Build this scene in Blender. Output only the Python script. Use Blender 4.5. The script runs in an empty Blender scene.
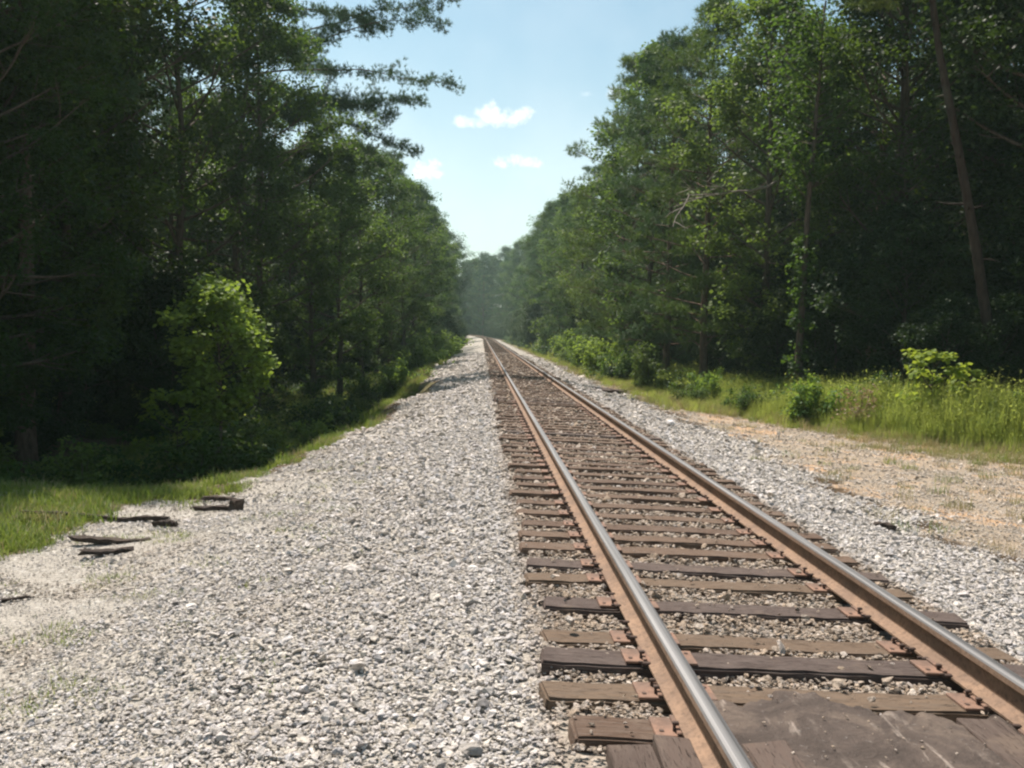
import bpy, bmesh, math, random
import numpy as np
from math import radians, sin, cos, pi
from mathutils import Vector, Matrix

scene = bpy.context.scene
# ------------------------------------------------------------------ camera
CAM_Z, YAW, PITCH, ROLL, F = 1.6555, 0.03355, -0.054236, radians(1.5), 950.0
cam_data = bpy.data.cameras.new("camera")
cam = bpy.data.objects.new("camera", cam_data)
scene.collection.objects.link(cam)
scene.camera = cam
cam_data.sensor_width = 36.0
cam_data.lens = F / 1024.0 * 36.0
cam_data.clip_start = 0.05
cam_data.clip_end = 3000.0
_f = Vector((sin(YAW) * cos(PITCH), cos(YAW) * cos(PITCH), sin(PITCH)))
_r = Vector((cos(YAW), -sin(YAW), 0)); _u = _r.cross(_f)
_r2 = _r * cos(ROLL) + _u * sin(ROLL); _u2 = -_r * sin(ROLL) + _u * cos(ROLL)
cam.matrix_world = Matrix(((_r2.x, _u2.x, -_f.x, 0), (_r2.y, _u2.y, -_f.y, 0), (_r2.z, _u2.z, -_f.z, CAM_Z), (0, 0, 0, 1)))

# ------------------------------------------------------------------ sun, sky
SUN_DIR = Vector((-0.26, 0.41, 0.88)).normalized()          # towards the sun
SUN_EL = math.asin(SUN_DIR.z)
SUN_AZ = math.atan2(SUN_DIR.x, SUN_DIR.y)
sl = bpy.data.lights.new("sun", 'SUN')
sl.energy = 5.0
sl.angle = radians(0.53)
sl.color = (1.0, 0.905, 0.835)
so = bpy.data.objects.new("sun", sl)
so.rotation_euler = SUN_DIR.to_track_quat('Z', 'Y').to_euler()
so.location = (0, 0, 80)
scene.collection.objects.link(so)

world = bpy.data.worlds.new("World")
scene.world = world
world.use_nodes = True
wn, wl = world.node_tree.nodes, world.node_tree.links
wn.clear()
wout = wn.new('ShaderNodeOutputWorld')
bg = wn.new('ShaderNodeBackground'); bg.inputs['Strength'].default_value = 0.080
sky = wn.new('ShaderNodeTexSky'); sky.sky_type = 'NISHITA'; sky.sun_disc = False
sky.sun_elevation = SUN_EL; sky.sun_rotation = SUN_AZ
sky.air_density = 1.0; sky.dust_density = 2.2; sky.ozone_density = 1.3; sky.altitude = 200
tc = wn.new('ShaderNodeTexCoord')
wl.new(bg.outputs[0], wout.inputs[0])


def wmath(op, a, b=None, c=None):
    n = wn.new('ShaderNodeMath'); n.operation = op
    for i, v in enumerate((a, b, c)):
        if v is None: continue
        if isinstance(v, (int, float)): n.inputs[i].default_value = v
        else: wl.new(v, n.inputs[i])
    return n.outputs[0]


# small fair-weather clouds, fixed to directions of the sky: (azimuth, elevation, half width, half height, strength) in radians
sep = wn.new('ShaderNodeSeparateXYZ'); wl.new(tc.outputs['Generated'], sep.inputs[0])
az = wmath('ARCTAN2', sep.outputs[0], sep.outputs[1])
el = wmath('ARCSINE', sep.outputs[2])
cnz = wn.new('ShaderNodeTexNoise'); cnz.inputs['Scale'].default_value = 62; cnz.inputs['Detail'].default_value = 7; cnz.inputs['Roughness'].default_value = 0.62
wl.new(tc.outputs['Generated'], cnz.inputs['Vector'])
cn2 = wn.new('ShaderNodeTexNoise'); cn2.inputs['Scale'].default_value = 9; cn2.inputs['Detail'].default_value = 5
wl.new(tc.outputs['Generated'], cn2.inputs['Vector'])
CLOUDS = [(0.016, 0.2185, 0.038, 0.0165, 1.1), (-0.016, 0.213, 0.026, 0.010, .8), (0.034, 0.1745, 0.038, 0.012, 0.85), (-0.060, 0.163, 0.026, 0.017, 1.0),
          (0.140, 0.242, 0.020, 0.0095, 0.55), (0.105, 0.243, 0.012, 0.005, 0.3), (0.02, 0.125, 0.05, 0.012, 0.28),
          (-0.9, 0.35, 0.12, 0.04, 1.0), (0.8, 0.4, 0.15, 0.05, 1.0), (2.4, 0.3, 0.2, 0.05, 1.0), (-2.2, 0.35, 0.2, 0.06, 1.0)]
tot = None
for ca, ce, hw, hh, st in CLOUDS:
    dx = wmath('DIVIDE', wmath('SUBTRACT', az, ca), hw)
    dy0 = wmath('SUBTRACT', el, ce)
    # flatter below than above
    dy = wmath('ADD', wmath('DIVIDE', wmath('MAXIMUM', dy0, 0.0), hh), wmath('DIVIDE', wmath('MINIMUM', dy0, 0.0), hh * 0.6))
    r2 = wmath('ADD', wmath('POWER', wmath('ABSOLUTE', dx), 2.0), wmath('POWER', wmath('ABSOLUTE', dy), 2.0))
    v = wmath('SUBTRACT', 1.0, r2)
    v = wmath('ADD', v, wmath('MULTIPLY', wmath('SUBTRACT', cnz.outputs[0], 0.5), 3.6))
    n = wn.new('ShaderNodeMapRange'); n.interpolation_type = 'SMOOTHSTEP'
    n.inputs['From Min'].default_value = -0.2; n.inputs['From Max'].default_value = 1.9
    n.inputs['To Max'].default_value = st
    wl.new(v, n.inputs['Value'])
    # keep it local
    loc = wmath('LESS_THAN', r2, 4.5)
    m = wmath('MULTIPLY', n.outputs[0], loc)
    tot = m if tot is None else wmath('MAXIMUM', tot, m)
# thin veil of high haze
veil = wn.new('ShaderNodeMapRange'); veil.interpolation_type = 'SMOOTHSTEP'
veil.inputs['From Min'].default_value = 0.40; veil.inputs['From Max'].default_value = 0.75; veil.inputs['To Max'].default_value = 0.07
wl.new(cn2.outputs[0], veil.inputs['Value'])
pale = wn.new('ShaderNodeMapRange'); pale.interpolation_type = 'SMOOTHSTEP'     # summer haze whitening the sky towards the horizon
pale.inputs['From Min'].default_value = 0.34; pale.inputs['From Max'].default_value = 0.03; pale.inputs['To Max'].default_value = 0.28
wl.new(el, pale.inputs['Value'])
tot = wmath('MINIMUM', wmath('MAXIMUM', tot, wmath('ADD', veil.outputs[0], pale.outputs[0])), 1.0)
mixw = wn.new('ShaderNodeMix'); mixw.data_type = 'RGBA'
wl.new(tot, mixw.inputs[0]); 
tint = wn.new('ShaderNodeMix'); tint.data_type = 'RGBA'; tint.blend_type = 'MULTIPLY'; tint.inputs[0].default_value = 1.0
wl.new(sky.outputs[0], tint.inputs[6]); tint.inputs[7].default_value = (0.97, 1.13, 1.02, 1)
wl.new(tint.outputs[2], mixw.inputs[6]); mixw.inputs[7].default_value = (11.5, 11.2, 11.0, 1)
wl.new(mixw.outputs[2], bg.inputs['Color'])

scene.view_settings.view_transform = 'Standard'
scene.view_settings.look = 'None'
scene.view_settings.gamma = 1.0
scene.view_settings.use_curve_mapping = False
scene.view_settings.exposure = 0.80
scene.render.engine = 'CYCLES'
cy = scene.cycles
cy.use_denoising = True
try:
    cy.denoiser = 'OPENIMAGEDENOISE'; cy.denoising_input_passes = 'RGB_ALBEDO_NORMAL'
except Exception: pass
cy.max_bounces = 5; cy.diffuse_bounces = 3; cy.glossy_bounces = 2; cy.transmission_bounces = 3; cy.volume_bounces = 0
cy.transparent_max_bounces = 4; cy.caustics_reflective = False; cy.caustics_refractive = False
cy.use_adaptive_sampling = True; cy.adaptive_threshold = 0.02
cy.pixel_filter_type = 'BLACKMAN_HARRIS'; cy.filter_width = 2.3
cy.sample_clamp_indirect = 4.0
HAZE_DENSITY = 0.00046

# ------------------------------------------------------------------ track geometry facts
XC = 1.683          # track centre line
BANK = -0.0271      # the track leans a little to the right


def curve_x(y):
    y = np.asarray(y, float)
    return np.where(y > 190, -((y - 190) ** 2) / 1500.0, 0.0)


def rise(y):
    y = np.asarray(y, float)
    return np.where(y > 140, ((np.maximum(y, 140) - 140) / 160.0) ** 2 * 0.85, 0.0)


def sm(a, b, v):
    t = np.clip((np.asarray(v, float) - a) / (b - a), 0, 1)
    return t * t * (3 - 2 * t)


_rs = np.random.RandomState(5)
_W = [(_rs.uniform(-1, 1, 2), _rs.uniform(0, 6.28)) for _ in range(24)]


def wob(x, y, wl_, k=0):
    """smooth pseudo noise of wavelength wl_ metres, about -1..1"""
    s = 0
    for j in range(5):
        d, ph = _W[(k * 5 + j) % 24]
        s = s + np.sin((x * d[0] * 1.3 + y * d[1] * 1.3) * 6.28 / wl_ * (1 + .35 * j) + ph + k)
    return s / 3.2


def left_edge(y):
    return np.interp(y, [-30, 5, 10, 15, 18, 22, 27, 32, 36, 41, 49, 58, 66, 74, 120, 400], [-3.1, -3.1, -3.1, -2.95, -2.75, -2.3, -1.85, -1.55, -1.65, -2.6, -2.75, -2.2, -1.9, -2.6, -2.4, -2.3]) + curve_x(y) + 0.12 * np.sin(y * 0.9) * sm(14, 22, y) + 0.1 * np.sin(y * .37 + 1)


def right_edge(y):
    return np.interp(y, [-30, 8, 20, 40, 120, 400], [4.7, 5.0, 5.2, 4.8, 4.6, 4.6]) + curve_x(y)


def height(x, y):
    x = np.asarray(x, float); y = np.asarray(y, float)
    cx = XC + curve_x(y)
    t = x - cx
    base = BANK * np.clip(t, -1.5, 1.5)
    bed = -0.060
    # left side
    le = left_edge(y)
    lt = np.clip((cx - 1.32 - x) / (cx - 1.32 - le), 0, 1)
    shoulder = -0.45 * (0.55 * lt + 0.45 * lt ** 2)
    lump = 0.17 * np.sin(y * 0.55 + 0.6 * np.sin(y * .21)) * sm(15, 24, y) * sm(0.35, 1.0, lt) * (1 - sm(60, 90, y))
    over = np.maximum(le - x, 0)
    drop_far = -1.35 * sm(0.0, 1.7, over)
    drop_near = -0.05 * np.minimum(over, 4) / 4 - 0.12 * sm(3, 9, over)
    k = sm(11.5, 17, y)
    left = shoulder + lump + (drop_near * (1 - k) + drop_far * k)
    left = np.where(x < cx - 1.32, left, 0)
    # right side
    re = right_edge(y)
    rt = np.clip((x - (cx + 1.32)) / 1.5, 0, 1)
    right = -0.30 * rt - 0.06 * sm(0, 3, x - re)
    right = np.where(x > cx + 1.32, right, 0)
    away = sm(1.6, 3.5, np.abs(t))
    n = wob(x, y, 7, 0) * 0.05 * away + wob(x, y, 1.7, 1) * 0.022 * (0.25 + 0.75 * away) + wob(x, y, .7, 2) * 0.008
    far = sm(12, 60, np.abs(t))
    n = n + far * wob(x, y, 45, 3) * 0.8
    # ground swells up towards the end of the cutting
    far_up = sm(250, 420, y) * 3.0 * sm(0, 30, np.abs(t) + np.maximum(y - 300, 0))
    return base + bed + left + right + n + rise(y) + far_up


# masks ------------------------------------------------------------
def w_gravel(x, y):
    le, re = left_edge(y), right_edge(y)
    a = wob(x, y, 3.1, 1) * 0.45 + wob(x, y, 1.1, 2) * 0.2
    g_l = sm(-0.35, 0.25, x - le + a * 0.5)
    # open gravel apron beside the road crossing, left of the camera
    apron_lim = np.interp(x, [-14, -8, -6.2, -5.2, -4.6, -3.7, -3.0], [8.3, 8.6, 11.8, 12.6, 10.6, 11.6, 10.8])
    ap = sm(-0.5, 0.5, apron_lim - y + a * 0.7)
    patch = (x < -3.95) & (x > -5.3) & (y > 8.6) & (y < 11.0)
    g_l = np.maximum(g_l, ap)
    g_r = sm(-0.6, 0.6, re - x + a * 0.9)
    g = np.minimum(g_l, g_r)
    return np.clip(g, 0, 1)


def grass_patch_left(x, y):
    d = np.sqrt(((x + 5.0) / 0.95) ** 2 + ((y - 10.1) / 1.9) ** 2)
    return 1 - sm(0.7, 1.15, d + 0.15 * wob(x, y, 1.3, 2))


def w_dirt(x, y):
    re = right_edge(y)
    a = wob(x, y, 4.0, 4) * 0.6 + wob(x, y, 1.3, 3) * 0.3
    far_lim = np.interp(x, [4, 6, 7, 8, 9, 12, 14], [60, 38, 28, 22.5, 20, 17.5, 15.5])
    return sm(-.5, .6, x - re + a * 0.8) * sm(-1.2, 1.2, far_lim - y + a)


def w_grass(x, y):
    le, re = left_edge(y), right_edge(y)
    a = wob(x, y, 2.2, 2) * 0.4
    gl = sm(0.0, 0.5, le - x + a) * (1 - sm(5.6, 8, le - x + a)) * sm(10.5, 12.0, y + a)
    lim = np.interp(y, [10, 13, 17, 20, 24, 30, 45, 75], [20, 16, 11.5, 9.0, 7.7, 7.1, 5.6, 5.3])
    gr = sm(-1.0, .3, x - lim + a) * (1 - sm(4.5, 7.5, x - lim + a))
    return np.clip(np.maximum(np.maximum(gl, gr), grass_patch_left(x, y)) * 1.0, 0, 1)


# ------------------------------------------------------------------ helpers
def link(o, parent=None):
    scene.collection.objects.link(o)
    if parent is not None: o.parent = parent
    return o


def make_mesh(name, V, faces_by_size, mats, mat_idx=None, smooth=False, uv=None):
    """V (n,3); faces_by_size: list of int arrays (m,k)"""
    me = bpy.data.meshes.new(name)
    V = np.ascontiguousarray(V, dtype=np.float32)
    me.vertices.add(len(V)); me.vertices.foreach_set('co', V.ravel())
    loops = np.concatenate([f.ravel() for f in faces_by_size]).astype(np.int32)
    tot = np.concatenate([np.full(len(f), f.shape[1]) for f in faces_by_size]).astype(np.int32)
    start = np.concatenate([[0], np.cumsum(tot)[:-1]]).astype(np.int32)
    me.loops.add(len(loops)); me.loops.foreach_set('vertex_index', loops)
    me.polygons.add(len(tot)); me.polygons.foreach_set('loop_start', start); me.polygons.foreach_set('loop_total', tot)
    if mat_idx is not None: me.polygons.foreach_set('material_index', np.asarray(mat_idx, np.int32))
    me.polygons.foreach_set('use_smooth', np.full(len(tot), smooth))
    for m in mats: me.materials.append(m)
    me.update(calc_edges=True)
    me.validate()
    return me


def tag(o, label=None, cat=None, group=None, kind=None):
    if label: o['label'] = label
    if cat: o['category'] = cat
    if group: o['group'] = group
    if kind: o['kind'] = kind
    return o


def copy_tree(root):
    c = root.copy(); scene.collection.objects.link(c)
    for ch in root.children:
        d = ch.copy(); scene.collection.objects.link(d); d.parent = c
        for g in ch.children:
            e = g.copy(); scene.collection.objects.link(e); e.parent = d
    return c


class Mat:
    def __init__(s, name):
        s.m = bpy.data.materials.new(name); s.m.use_nodes = True
        s.n = s.m.node_tree.nodes; s.l = s.m.node_tree.links
        s.n.clear()
        s.out = s.n.new('ShaderNodeOutputMaterial')

    def node(s, t, **kw):
        n = s.n.new(t)
        for k, v in kw.items(): setattr(n, k, v)
        return n

    def set(s, sock, v):
        if isinstance(v, bpy.types.NodeSocket): s.l.new(v, sock)
        else: sock.default_value = v

    def noise(s, vec, scale, detail=4, rough=0.55, dist=0.0):
        n = s.node('ShaderNodeTexNoise'); s.set(n.inputs['Vector'], vec)
        n.inputs['Scale'].default_value = scale; n.inputs['Detail'].default_value = detail
        n.inputs['Roughness'].default_value = rough; n.inputs['Distortion'].default_value = dist
        return n.outputs['Fac']

    def ramp(s, fac, stops):
        n = s.node('ShaderNodeValToRGB'); s.set(n.inputs[0], fac)
        e = n.color_ramp.elements
        while len(e) < len(stops): e.new(0.5)
        for i, (p, c) in enumerate(stops):
            e[i].position = p; e[i].color = (*c, 1) if len(c) == 3 else c
        return n.outputs[0]

    def mix(s, fac, a, b, blend='MIX'):
        n = s.node('ShaderNodeMix', data_type='RGBA', blend_type=blend)
        s.set(n.inputs[0], fac)
        for i, v in ((6, a), (7, b)):
            s.set(n.inputs[i], v if isinstance(v, bpy.types.NodeSocket) else ((*v, 1) if len(v) == 3 else v))
        return n.outputs[2]

    def math(s, op, a, b=None):
        n = s.node('ShaderNodeMath', operation=op); s.set(n.inputs[0], a)
        if b is not None: s.set(n.inputs[1], b)
        return n.outputs[0]

    def rng(s, v, a, b, c=0.0, d=1.0, smooth=True):
        n = s.node('ShaderNodeMapRange')
        if smooth: n.interpolation_type = 'SMOOTHSTEP'
        s.set(n.inputs['Value'], v)
        for k, q in (('From Min', a), ('From Max', b), ('To Min', c), ('To Max', d)): n.inputs[k].default_value = q
        return n.outputs[0]

    def coord(s, which='Object', scale=None):
        t = s.node('ShaderNodeTexCoord').outputs[which]
        if scale is None: return t
        m = s.node('ShaderNodeMapping'); s.l.new(t, m.inputs[0]); m.inputs['Scale'].default_value = scale
        return m.outputs[0]

    def bsdf(s, col, rough=0.8, metal=0.0, bump=None, bump_str=0.3, dist=0.01, spec=0.3):
        b = s.node('ShaderNodeBsdfPrincipled')
        s.set(b.inputs['Base Color'], col if isinstance(col, bpy.types.NodeSocket) else (*col, 1))
        s.set(b.inputs['Roughness'], rough); s.set(b.inputs['Metallic'], metal)
        b.inputs['Specular IOR Level'].default_value = spec
        if bump is not None:
            n = s.node('ShaderNodeBump'); n.inputs['Strength'].default_value = bump_str; n.inputs['Distance'].default_value = dist
            s.l.new(bump, n.inputs['Height']); s.l.new(n.outputs[0], b.inputs['Normal'])
        s.l.new(b.outputs[0], s.out.inputs[0])
        return b


def leaf_mat(name, dark, light, trans=0.42, tint=(0.30, 0.42, 0.04), spec=0.18, warm=(0.16, 0.14, 0.03), warm_amt=0.0):
    M = Mat(name)
    oi = M.node('ShaderNodeObjectInfo').outputs['Random']
    co = M.coord('Object')
    n1 = M.noise(co, 1.1, 3)
    n2 = M.noise(co, 14.0, 2)
    c = M.mix(M.rng(n1, .35, .65), dark, light)
    c = M.mix(M.math('MULTIPLY', M.rng(n2, .45, .8), .45), c, tuple(min(1, v * 1.55) for v in light))
    if warm_amt: c = M.mix(M.math('MULTIPLY', M.rng(M.noise(co, 2.3, 3), .56, .68), warm_amt), c, warm)
    hv = M.node('ShaderNodeHueSaturation'); M.l.new(c, hv.inputs['Color'])
    M.l.new(M.rng(oi, 0, 1, 0.465, 0.53, False), hv.inputs['Hue'])
    M.l.new(M.rng(oi, 0, 1, 1.35, 0.72, False), hv.inputs['Value'])
    c = hv.outputs[0]
    d = M.node('ShaderNodeBsdfPrincipled'); M.l.new(c, d.inputs['Base Color'])
    d.inputs['Roughness'].default_value = 0.55; d.inputs['Specular IOR Level'].default_value = spec
    t = M.node('ShaderNodeBsdfTranslucent')
    tc_ = M.mix(0.55, c, tint); M.l.new(tc_, t.inputs['Color'])
    mx = M.node('ShaderNodeMixShader'); mx.inputs[0].default_value = trans
    M.l.new(d.outputs[0], mx.inputs[1]); M.l.new(t.outputs[0], mx.inputs[2]); M.l.new(mx.outputs[0], M.out.inputs[0])
    return M.m


# ------------------------------------------------------------------ materials
LEAF_A = leaf_mat('broad_leaves', (0.022, 0.048, 0.012), (0.052, 0.102, 0.021), 0.42, (0.14, 0.24, 0.020))
LEAF_B = leaf_mat('olive_leaves', (0.036, 0.068, 0.016), (0.078, 0.132, 0.030), 0.46, (0.20, 0.30, 0.035), warm_amt=.12)
LEAF_DEEP = leaf_mat('shade_darkened_leaves', (0.012, 0.026, 0.008), (0.026, 0.050, 0.013), 0.30, (0.08, 0.14, 0.015))  # leaf colour lowered to stand in for deep shade in the woods
NEEDLE = leaf_mat('pine_needles', (0.026, 0.058, 0.024), (0.062, 0.110, 0.040), 0.25, (0.10, 0.19, 0.03), spec=.25)
NEEDLE_Y = leaf_mat('yellowish_pine_needles', (0.040, 0.078, 0.018), (0.085, 0.135, 0.026), 0.3, (0.18, 0.27, 0.03), spec=.25)
LEAF_BUSH = leaf_mat('bush_leaves', (0.070, 0.130, 0.022), (0.125, 0.205, 0.036), 0.48, (0.34, 0.46, 0.05))
LEAF_YEL = leaf_mat('sapling_leaves', (0.110, 0.180, 0.022), (0.170, 0.240, 0.035), 0.5, (0.42, 0.50, 0.05))
LEAF_DRY = leaf_mat('dry_leaves', (0.16, 0.12, 0.06), (0.24, 0.18, 0.10), 0.3, (0.3, 0.22, 0.1))
GRASS = leaf_mat('grass_blades', (0.090, 0.145, 0.025), (0.15, 0.205, 0.040), 0.42, (0.28, 0.36, 0.05), warm=(0.26, 0.21, 0.09), warm_amt=.5)
GRASS_DRY = leaf_mat('dry_grass_blades', (0.22, 0.19, 0.085), (0.33, 0.28, 0.14), 0.3, (0.34, 0.31, 0.12))
WEED = leaf_mat('weed_leaves', (0.140, 0.185, 0.040), (0.210, 0.255, 0.065), 0.6, (0.45, 0.52, 0.09), warm=(0.24, 0.21, 0.09), warm_amt=.4)


def bark_mat(name, a, b, scale=(9, 9, 1.6)):
    M = Mat(name)
    co = M.coord('Object', scale)
    n = M.noise(co, 1.5, 6, .65, .4)
    c = M.ramp(n, [(0.3, a), (0.7, b)])
    n3 = M.noise(M.coord('Object'), 1.2, 3)
    c = M.mix(M.rng(n3, .55, .75, 0, .35), c, (0.10, 0.11, 0.08))
    M.bsdf(c, 0.9, bump=n, bump_str=0.9, dist=0.03, spec=.1)
    return M.m


BARK = bark_mat('bark', (0.045, 0.034, 0.026), (0.13, 0.105, 0.082))
PINE_BARK = bark_mat('pine_bark', (0.055, 0.036, 0.026), (0.17, 0.12, 0.09), (7, 7, 2.2))
DEADWOOD = bark_mat('dead_wood', (0.20, 0.17, 0.14), (0.38, 0.34, 0.29), (9, 9, 2))


def ground_material():
    M = Mat('ground')
    co = M.coord('Object')
    at = M.node('ShaderNodeAttribute', attribute_name='mask')
    sp = M.node('ShaderNodeSeparateColor'); M.l.new(at.outputs['Color'], sp.inputs[0])
    g, d, gr = sp.outputs[0], sp.outputs[1], sp.outputs[2]
    at2 = M.node('ShaderNodeAttribute', attribute_name='rust')
    # breaking up
    brk = M.noise(co, 2.2, 6, .7)
    brk2 = M.noise(co, 9, 4, .7)
    def edge(v):
        return M.rng(M.math('ADD', v, M.math('MULTIPLY', M.math('SUBTRACT', brk, .5), 1.3)), .35, .65)
    # gravel
    vo = M.node('ShaderNodeTexVoronoi'); M.l.new(co, vo.inputs['Vector']); vo.inputs['Scale'].default_value = 26
    vd = vo.outputs['Distance']
    stone = M.node('ShaderNodeSeparateColor'); M.l.new(vo.outputs['Color'], stone.inputs[0])
    gc = M.ramp(stone.outputs[0], [(0.0, (0.22, 0.20, 0.17)), (0.35, (0.34, 0.315, 0.275)), (0.7, (0.44, 0.415, 0.37)), (1.0, (0.60, 0.58, 0.53))])
    gc = M.mix(M.rng(vd, .35, .75), gc, (0.24, 0.22, 0.185))
    gc = M.mix(M.rng(M.noise(co, .9, 4), .5, .72, 0, .45), gc, (0.30, 0.25, 0.18))
    grit = M.mix(M.rng(M.noise(co, 120, 3, .8), .35, .65), (0.24, 0.215, 0.18), (0.42, 0.39, 0.34))
    gc = M.mix(M.rng(M.noise(co, 1.3, 5, .7), .38, .56), gc, grit)
    rustc = M.mix(M.rng(M.noise(co, 3, 4), .3, .7), (0.20, 0.14, 0.095), (0.27, 0.21, 0.155))
    rustc = M.mix(0.5, gc, rustc)
    gc = M.mix(at2.outputs['Fac'], gc, rustc)
    # red clay dirt with fines
    dn = M.noise(co, 1.1, 6, .65)
    dc = M.ramp(dn, [(0.3, (0.22, 0.19, 0.15)), (0.5, (0.33, 0.262, 0.19)), (0.62, (0.44, 0.285, 0.165)), (0.8, (0.36, 0.30, 0.235))])
    dc = M.mix(M.rng(M.noise(co, 38, 3, .8), .56, .70, 0, .8), dc, (0.44, 0.42, 0.38))
    dc = M.mix(M.rng(M.noise(co, 55, 3, .8), .58, .70, 0, .7), dc, (0.14, 0.12, 0.095))
    # soil under grass
    gn = M.noise(co, 5, 6, .7)
    grc = M.ramp(gn, [(0.3, (0.080, 0.078, 0.030)), (0.55, (0.145, 0.128, 0.060)), (0.8, (0.24, 0.19, 0.11))])
    # leaf litter
    ln = M.noise(co, 7, 7, .75)
    lc = M.ramp(ln, [(0.3, (0.030, 0.022, 0.013)), (0.5, (0.075, 0.052, 0.030)), (0.75, (0.15, 0.10, 0.06))])
    col = M.mix(edge(gr), lc, grc)
    col = M.mix(edge(d), col, dc)
    col = M.mix(edge(g), col, gc)
    gbump = M.math('SUBTRACT', 1.0, vd)
    obump = M.math('ADD', M.noise(co, 22, 5, .8), M.math('MULTIPLY', brk2, .6))
    bm_ = M.mix(edge(g), obump, gbump)
    M.bsdf(col, 0.92, bump=bm_, bump_str=0.9, dist=0.03, spec=.15)
    return M.m


def inst_stone_material():
    M = Mat('crushed_stone')
    at = M.node('ShaderNodeAttribute', attribute_name='tone', attribute_type='INSTANCER')
    co = M.coord('Object')
    n = M.noise(co, 3.0, 5, .7)
    c = M.mix(M.rng(n, .3, .75), at.outputs['Color'], M.mix(1.0, at.outputs['Color'], (0.62, 0.60, 0.56), 'MULTIPLY'))
    M.bsdf(c, 0.85, bump=n, bump_str=0.5, dist=0.3, spec=.25)
    return M.m


def wood_material(name, a, b, c_, sc=(1.3, 22, 22), rust=True):
    M = Mat(name)
    oi = M.node('ShaderNodeObjectInfo').outputs['Random']
    t = M.node('ShaderNodeTexCoord').outputs['Object']
    off = M.node('ShaderNodeCombineXYZ'); M.l.new(M.math('MULTIPLY', oi, 37.0), off.inputs[0]); M.l.new(M.math('MULTIPLY', oi, 91.0), off.inputs[1])
    ad = M.node('ShaderNodeVectorMath', operation='ADD'); M.l.new(t, ad.inputs[0]); M.l.new(off.outputs[0], ad.inputs[1])
    mp = M.node('ShaderNodeMapping'); M.l.new(ad.outputs[0], mp.inputs[0]); mp.inputs['Scale'].default_value = sc
    g = M.noise(mp.outputs[0], 3.5, 8, .72, .15)
    base = M.mix(M.rng(oi, 0.15, .85), a, b)
    c1 = M.mix(M.rng(g, .38, .66), base, c_)
    cr = M.noise(mp.outputs[0], 8.5, 4, .6, .1)
    c1 = M.mix(M.rng(cr, .60, .70, 0, .8), c1, (0.035, 0.027, 0.022))
    bl = M.noise(ad.outputs[0], 3.5, 5, .7)
    c1 = M.mix(M.rng(bl, .52, .72, 0, .6), c1, (0.16, 0.12, 0.09))
    h = M.math('SUBTRACT', g, M.math('MULTIPLY', M.rng(cr, .58, .70), .7))
    M.bsdf(c1, 0.85, bump=h, bump_str=0.9, dist=0.008, spec=.15)
    return M.m


TIE_WOOD = wood_material('tie_wood', (0.092, 0.058, 0.040), (0.125, 0.082, 0.055), (0.135, 0.100, 0.078))
TIE_DARK = wood_material('creosoted_wood', (0.068, 0.050, 0.043), (0.085, 0.062, 0.052), (0.12, 0.095, 0.082))
TIE_TAN = wood_material('tan_weathered_wood', (0.135, 0.092, 0.062), (0.155, 0.108, 0.072), (0.115, 0.088, 0.066))
PLANK = wood_material('dusty_plank_wood', (0.082, 0.060, 0.049), (0.115, 0.083, 0.067), (0.105, 0.080, 0.066), sc=(20, 1.3, 20))
SCRAP = wood_material('scrap_wood', (0.030, 0.023, 0.019), (0.048, 0.036, 0.029), (0.065, 0.050, 0.040))


def metal_rust(name, a, b, rough=.8):
    M = Mat(name); co = M.coord('Object')
    n = M.noise(co, 3.5, 6, .7); n2 = M.noise(co, 40, 4, .7)
    c = M.mix(M.rng(n, .35, .65), a, b)
    c = M.mix(M.rng(n2, .45, .7, 0, .65), c, tuple(v * .4 for v in a))
    n4 = M.noise(co, 11, 5, .75)
    c = M.mix(M.rng(n4, .5, .7, 0, .55), c, tuple(v * .55 for v in b))
    M.bsdf(c, rough, 0.0, bump=n2, bump_str=.3, dist=.003, spec=.3)
    return M.m


RUST = metal_rust('rusty_rail_side', (0.165, 0.108, 0.073), (0.25, 0.160, 0.102))
RUST_RED = metal_rust('rusty_plate', (0.24, 0.140, 0.095), (0.15, 0.100, 0.075))
IRON_DARK = metal_rust('dark_iron', (0.085, 0.055, 0.042), (0.06, 0.042, 0.034))


def steel():
    M = Mat('polished_rail_top'); co = M.coord('Object', (60, .35, 1))
    n = M.noise(co, 1.0, 4, .6)
    c = M.mix(M.rng(n, .3, .7), (0.15, 0.145, 0.14), (0.24, 0.235, 0.23))
    M.bsdf(c, M.rng(n, .3, .7, .5, .66), 0.8, spec=.5)
    return M.m


STEEL = steel()


def pavement_mat():
    M = Mat('dirty_asphalt'); co = M.coord('Object')
    n = M.noise(co, 3.2, 9, .75, .6); n2 = M.noise(co, 30, 4, .8)
    c = M.ramp(n, [(0.28, (0.035, 0.027, 0.022)), (0.5, (0.080, 0.061, 0.050)), (0.74, (0.17, 0.13, 0.10))])
    st = M.noise(M.coord('Object', (3.2, 0.55, 1)), 2.0, 6, .65, .8)
    c = M.mix(M.rng(st, .56, .68, 0, .7), c, (0.36, 0.30, 0.25))
    c = M.mix(M.rng(n2, .62, .72, 0, .5), c, (0.36, 0.33, 0.30))
    M.bsdf(c, 0.8, bump=M.math('ADD', n2, M.math('MULTIPLY', n, 2.0)), bump_str=1.0, dist=.012, spec=.2)
    return M.m


PAVE = pavement_mat()
GROUND = ground_material()
STONE = inst_stone_material()

# ------------------------------------------------------------------ ground sheet
def axis(segs):
    out = []
    for a, b, st in segs:
        out.append(np.arange(a, b, st))
    out.append([segs[-1][1]])
    return np.concatenate(out)


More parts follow.
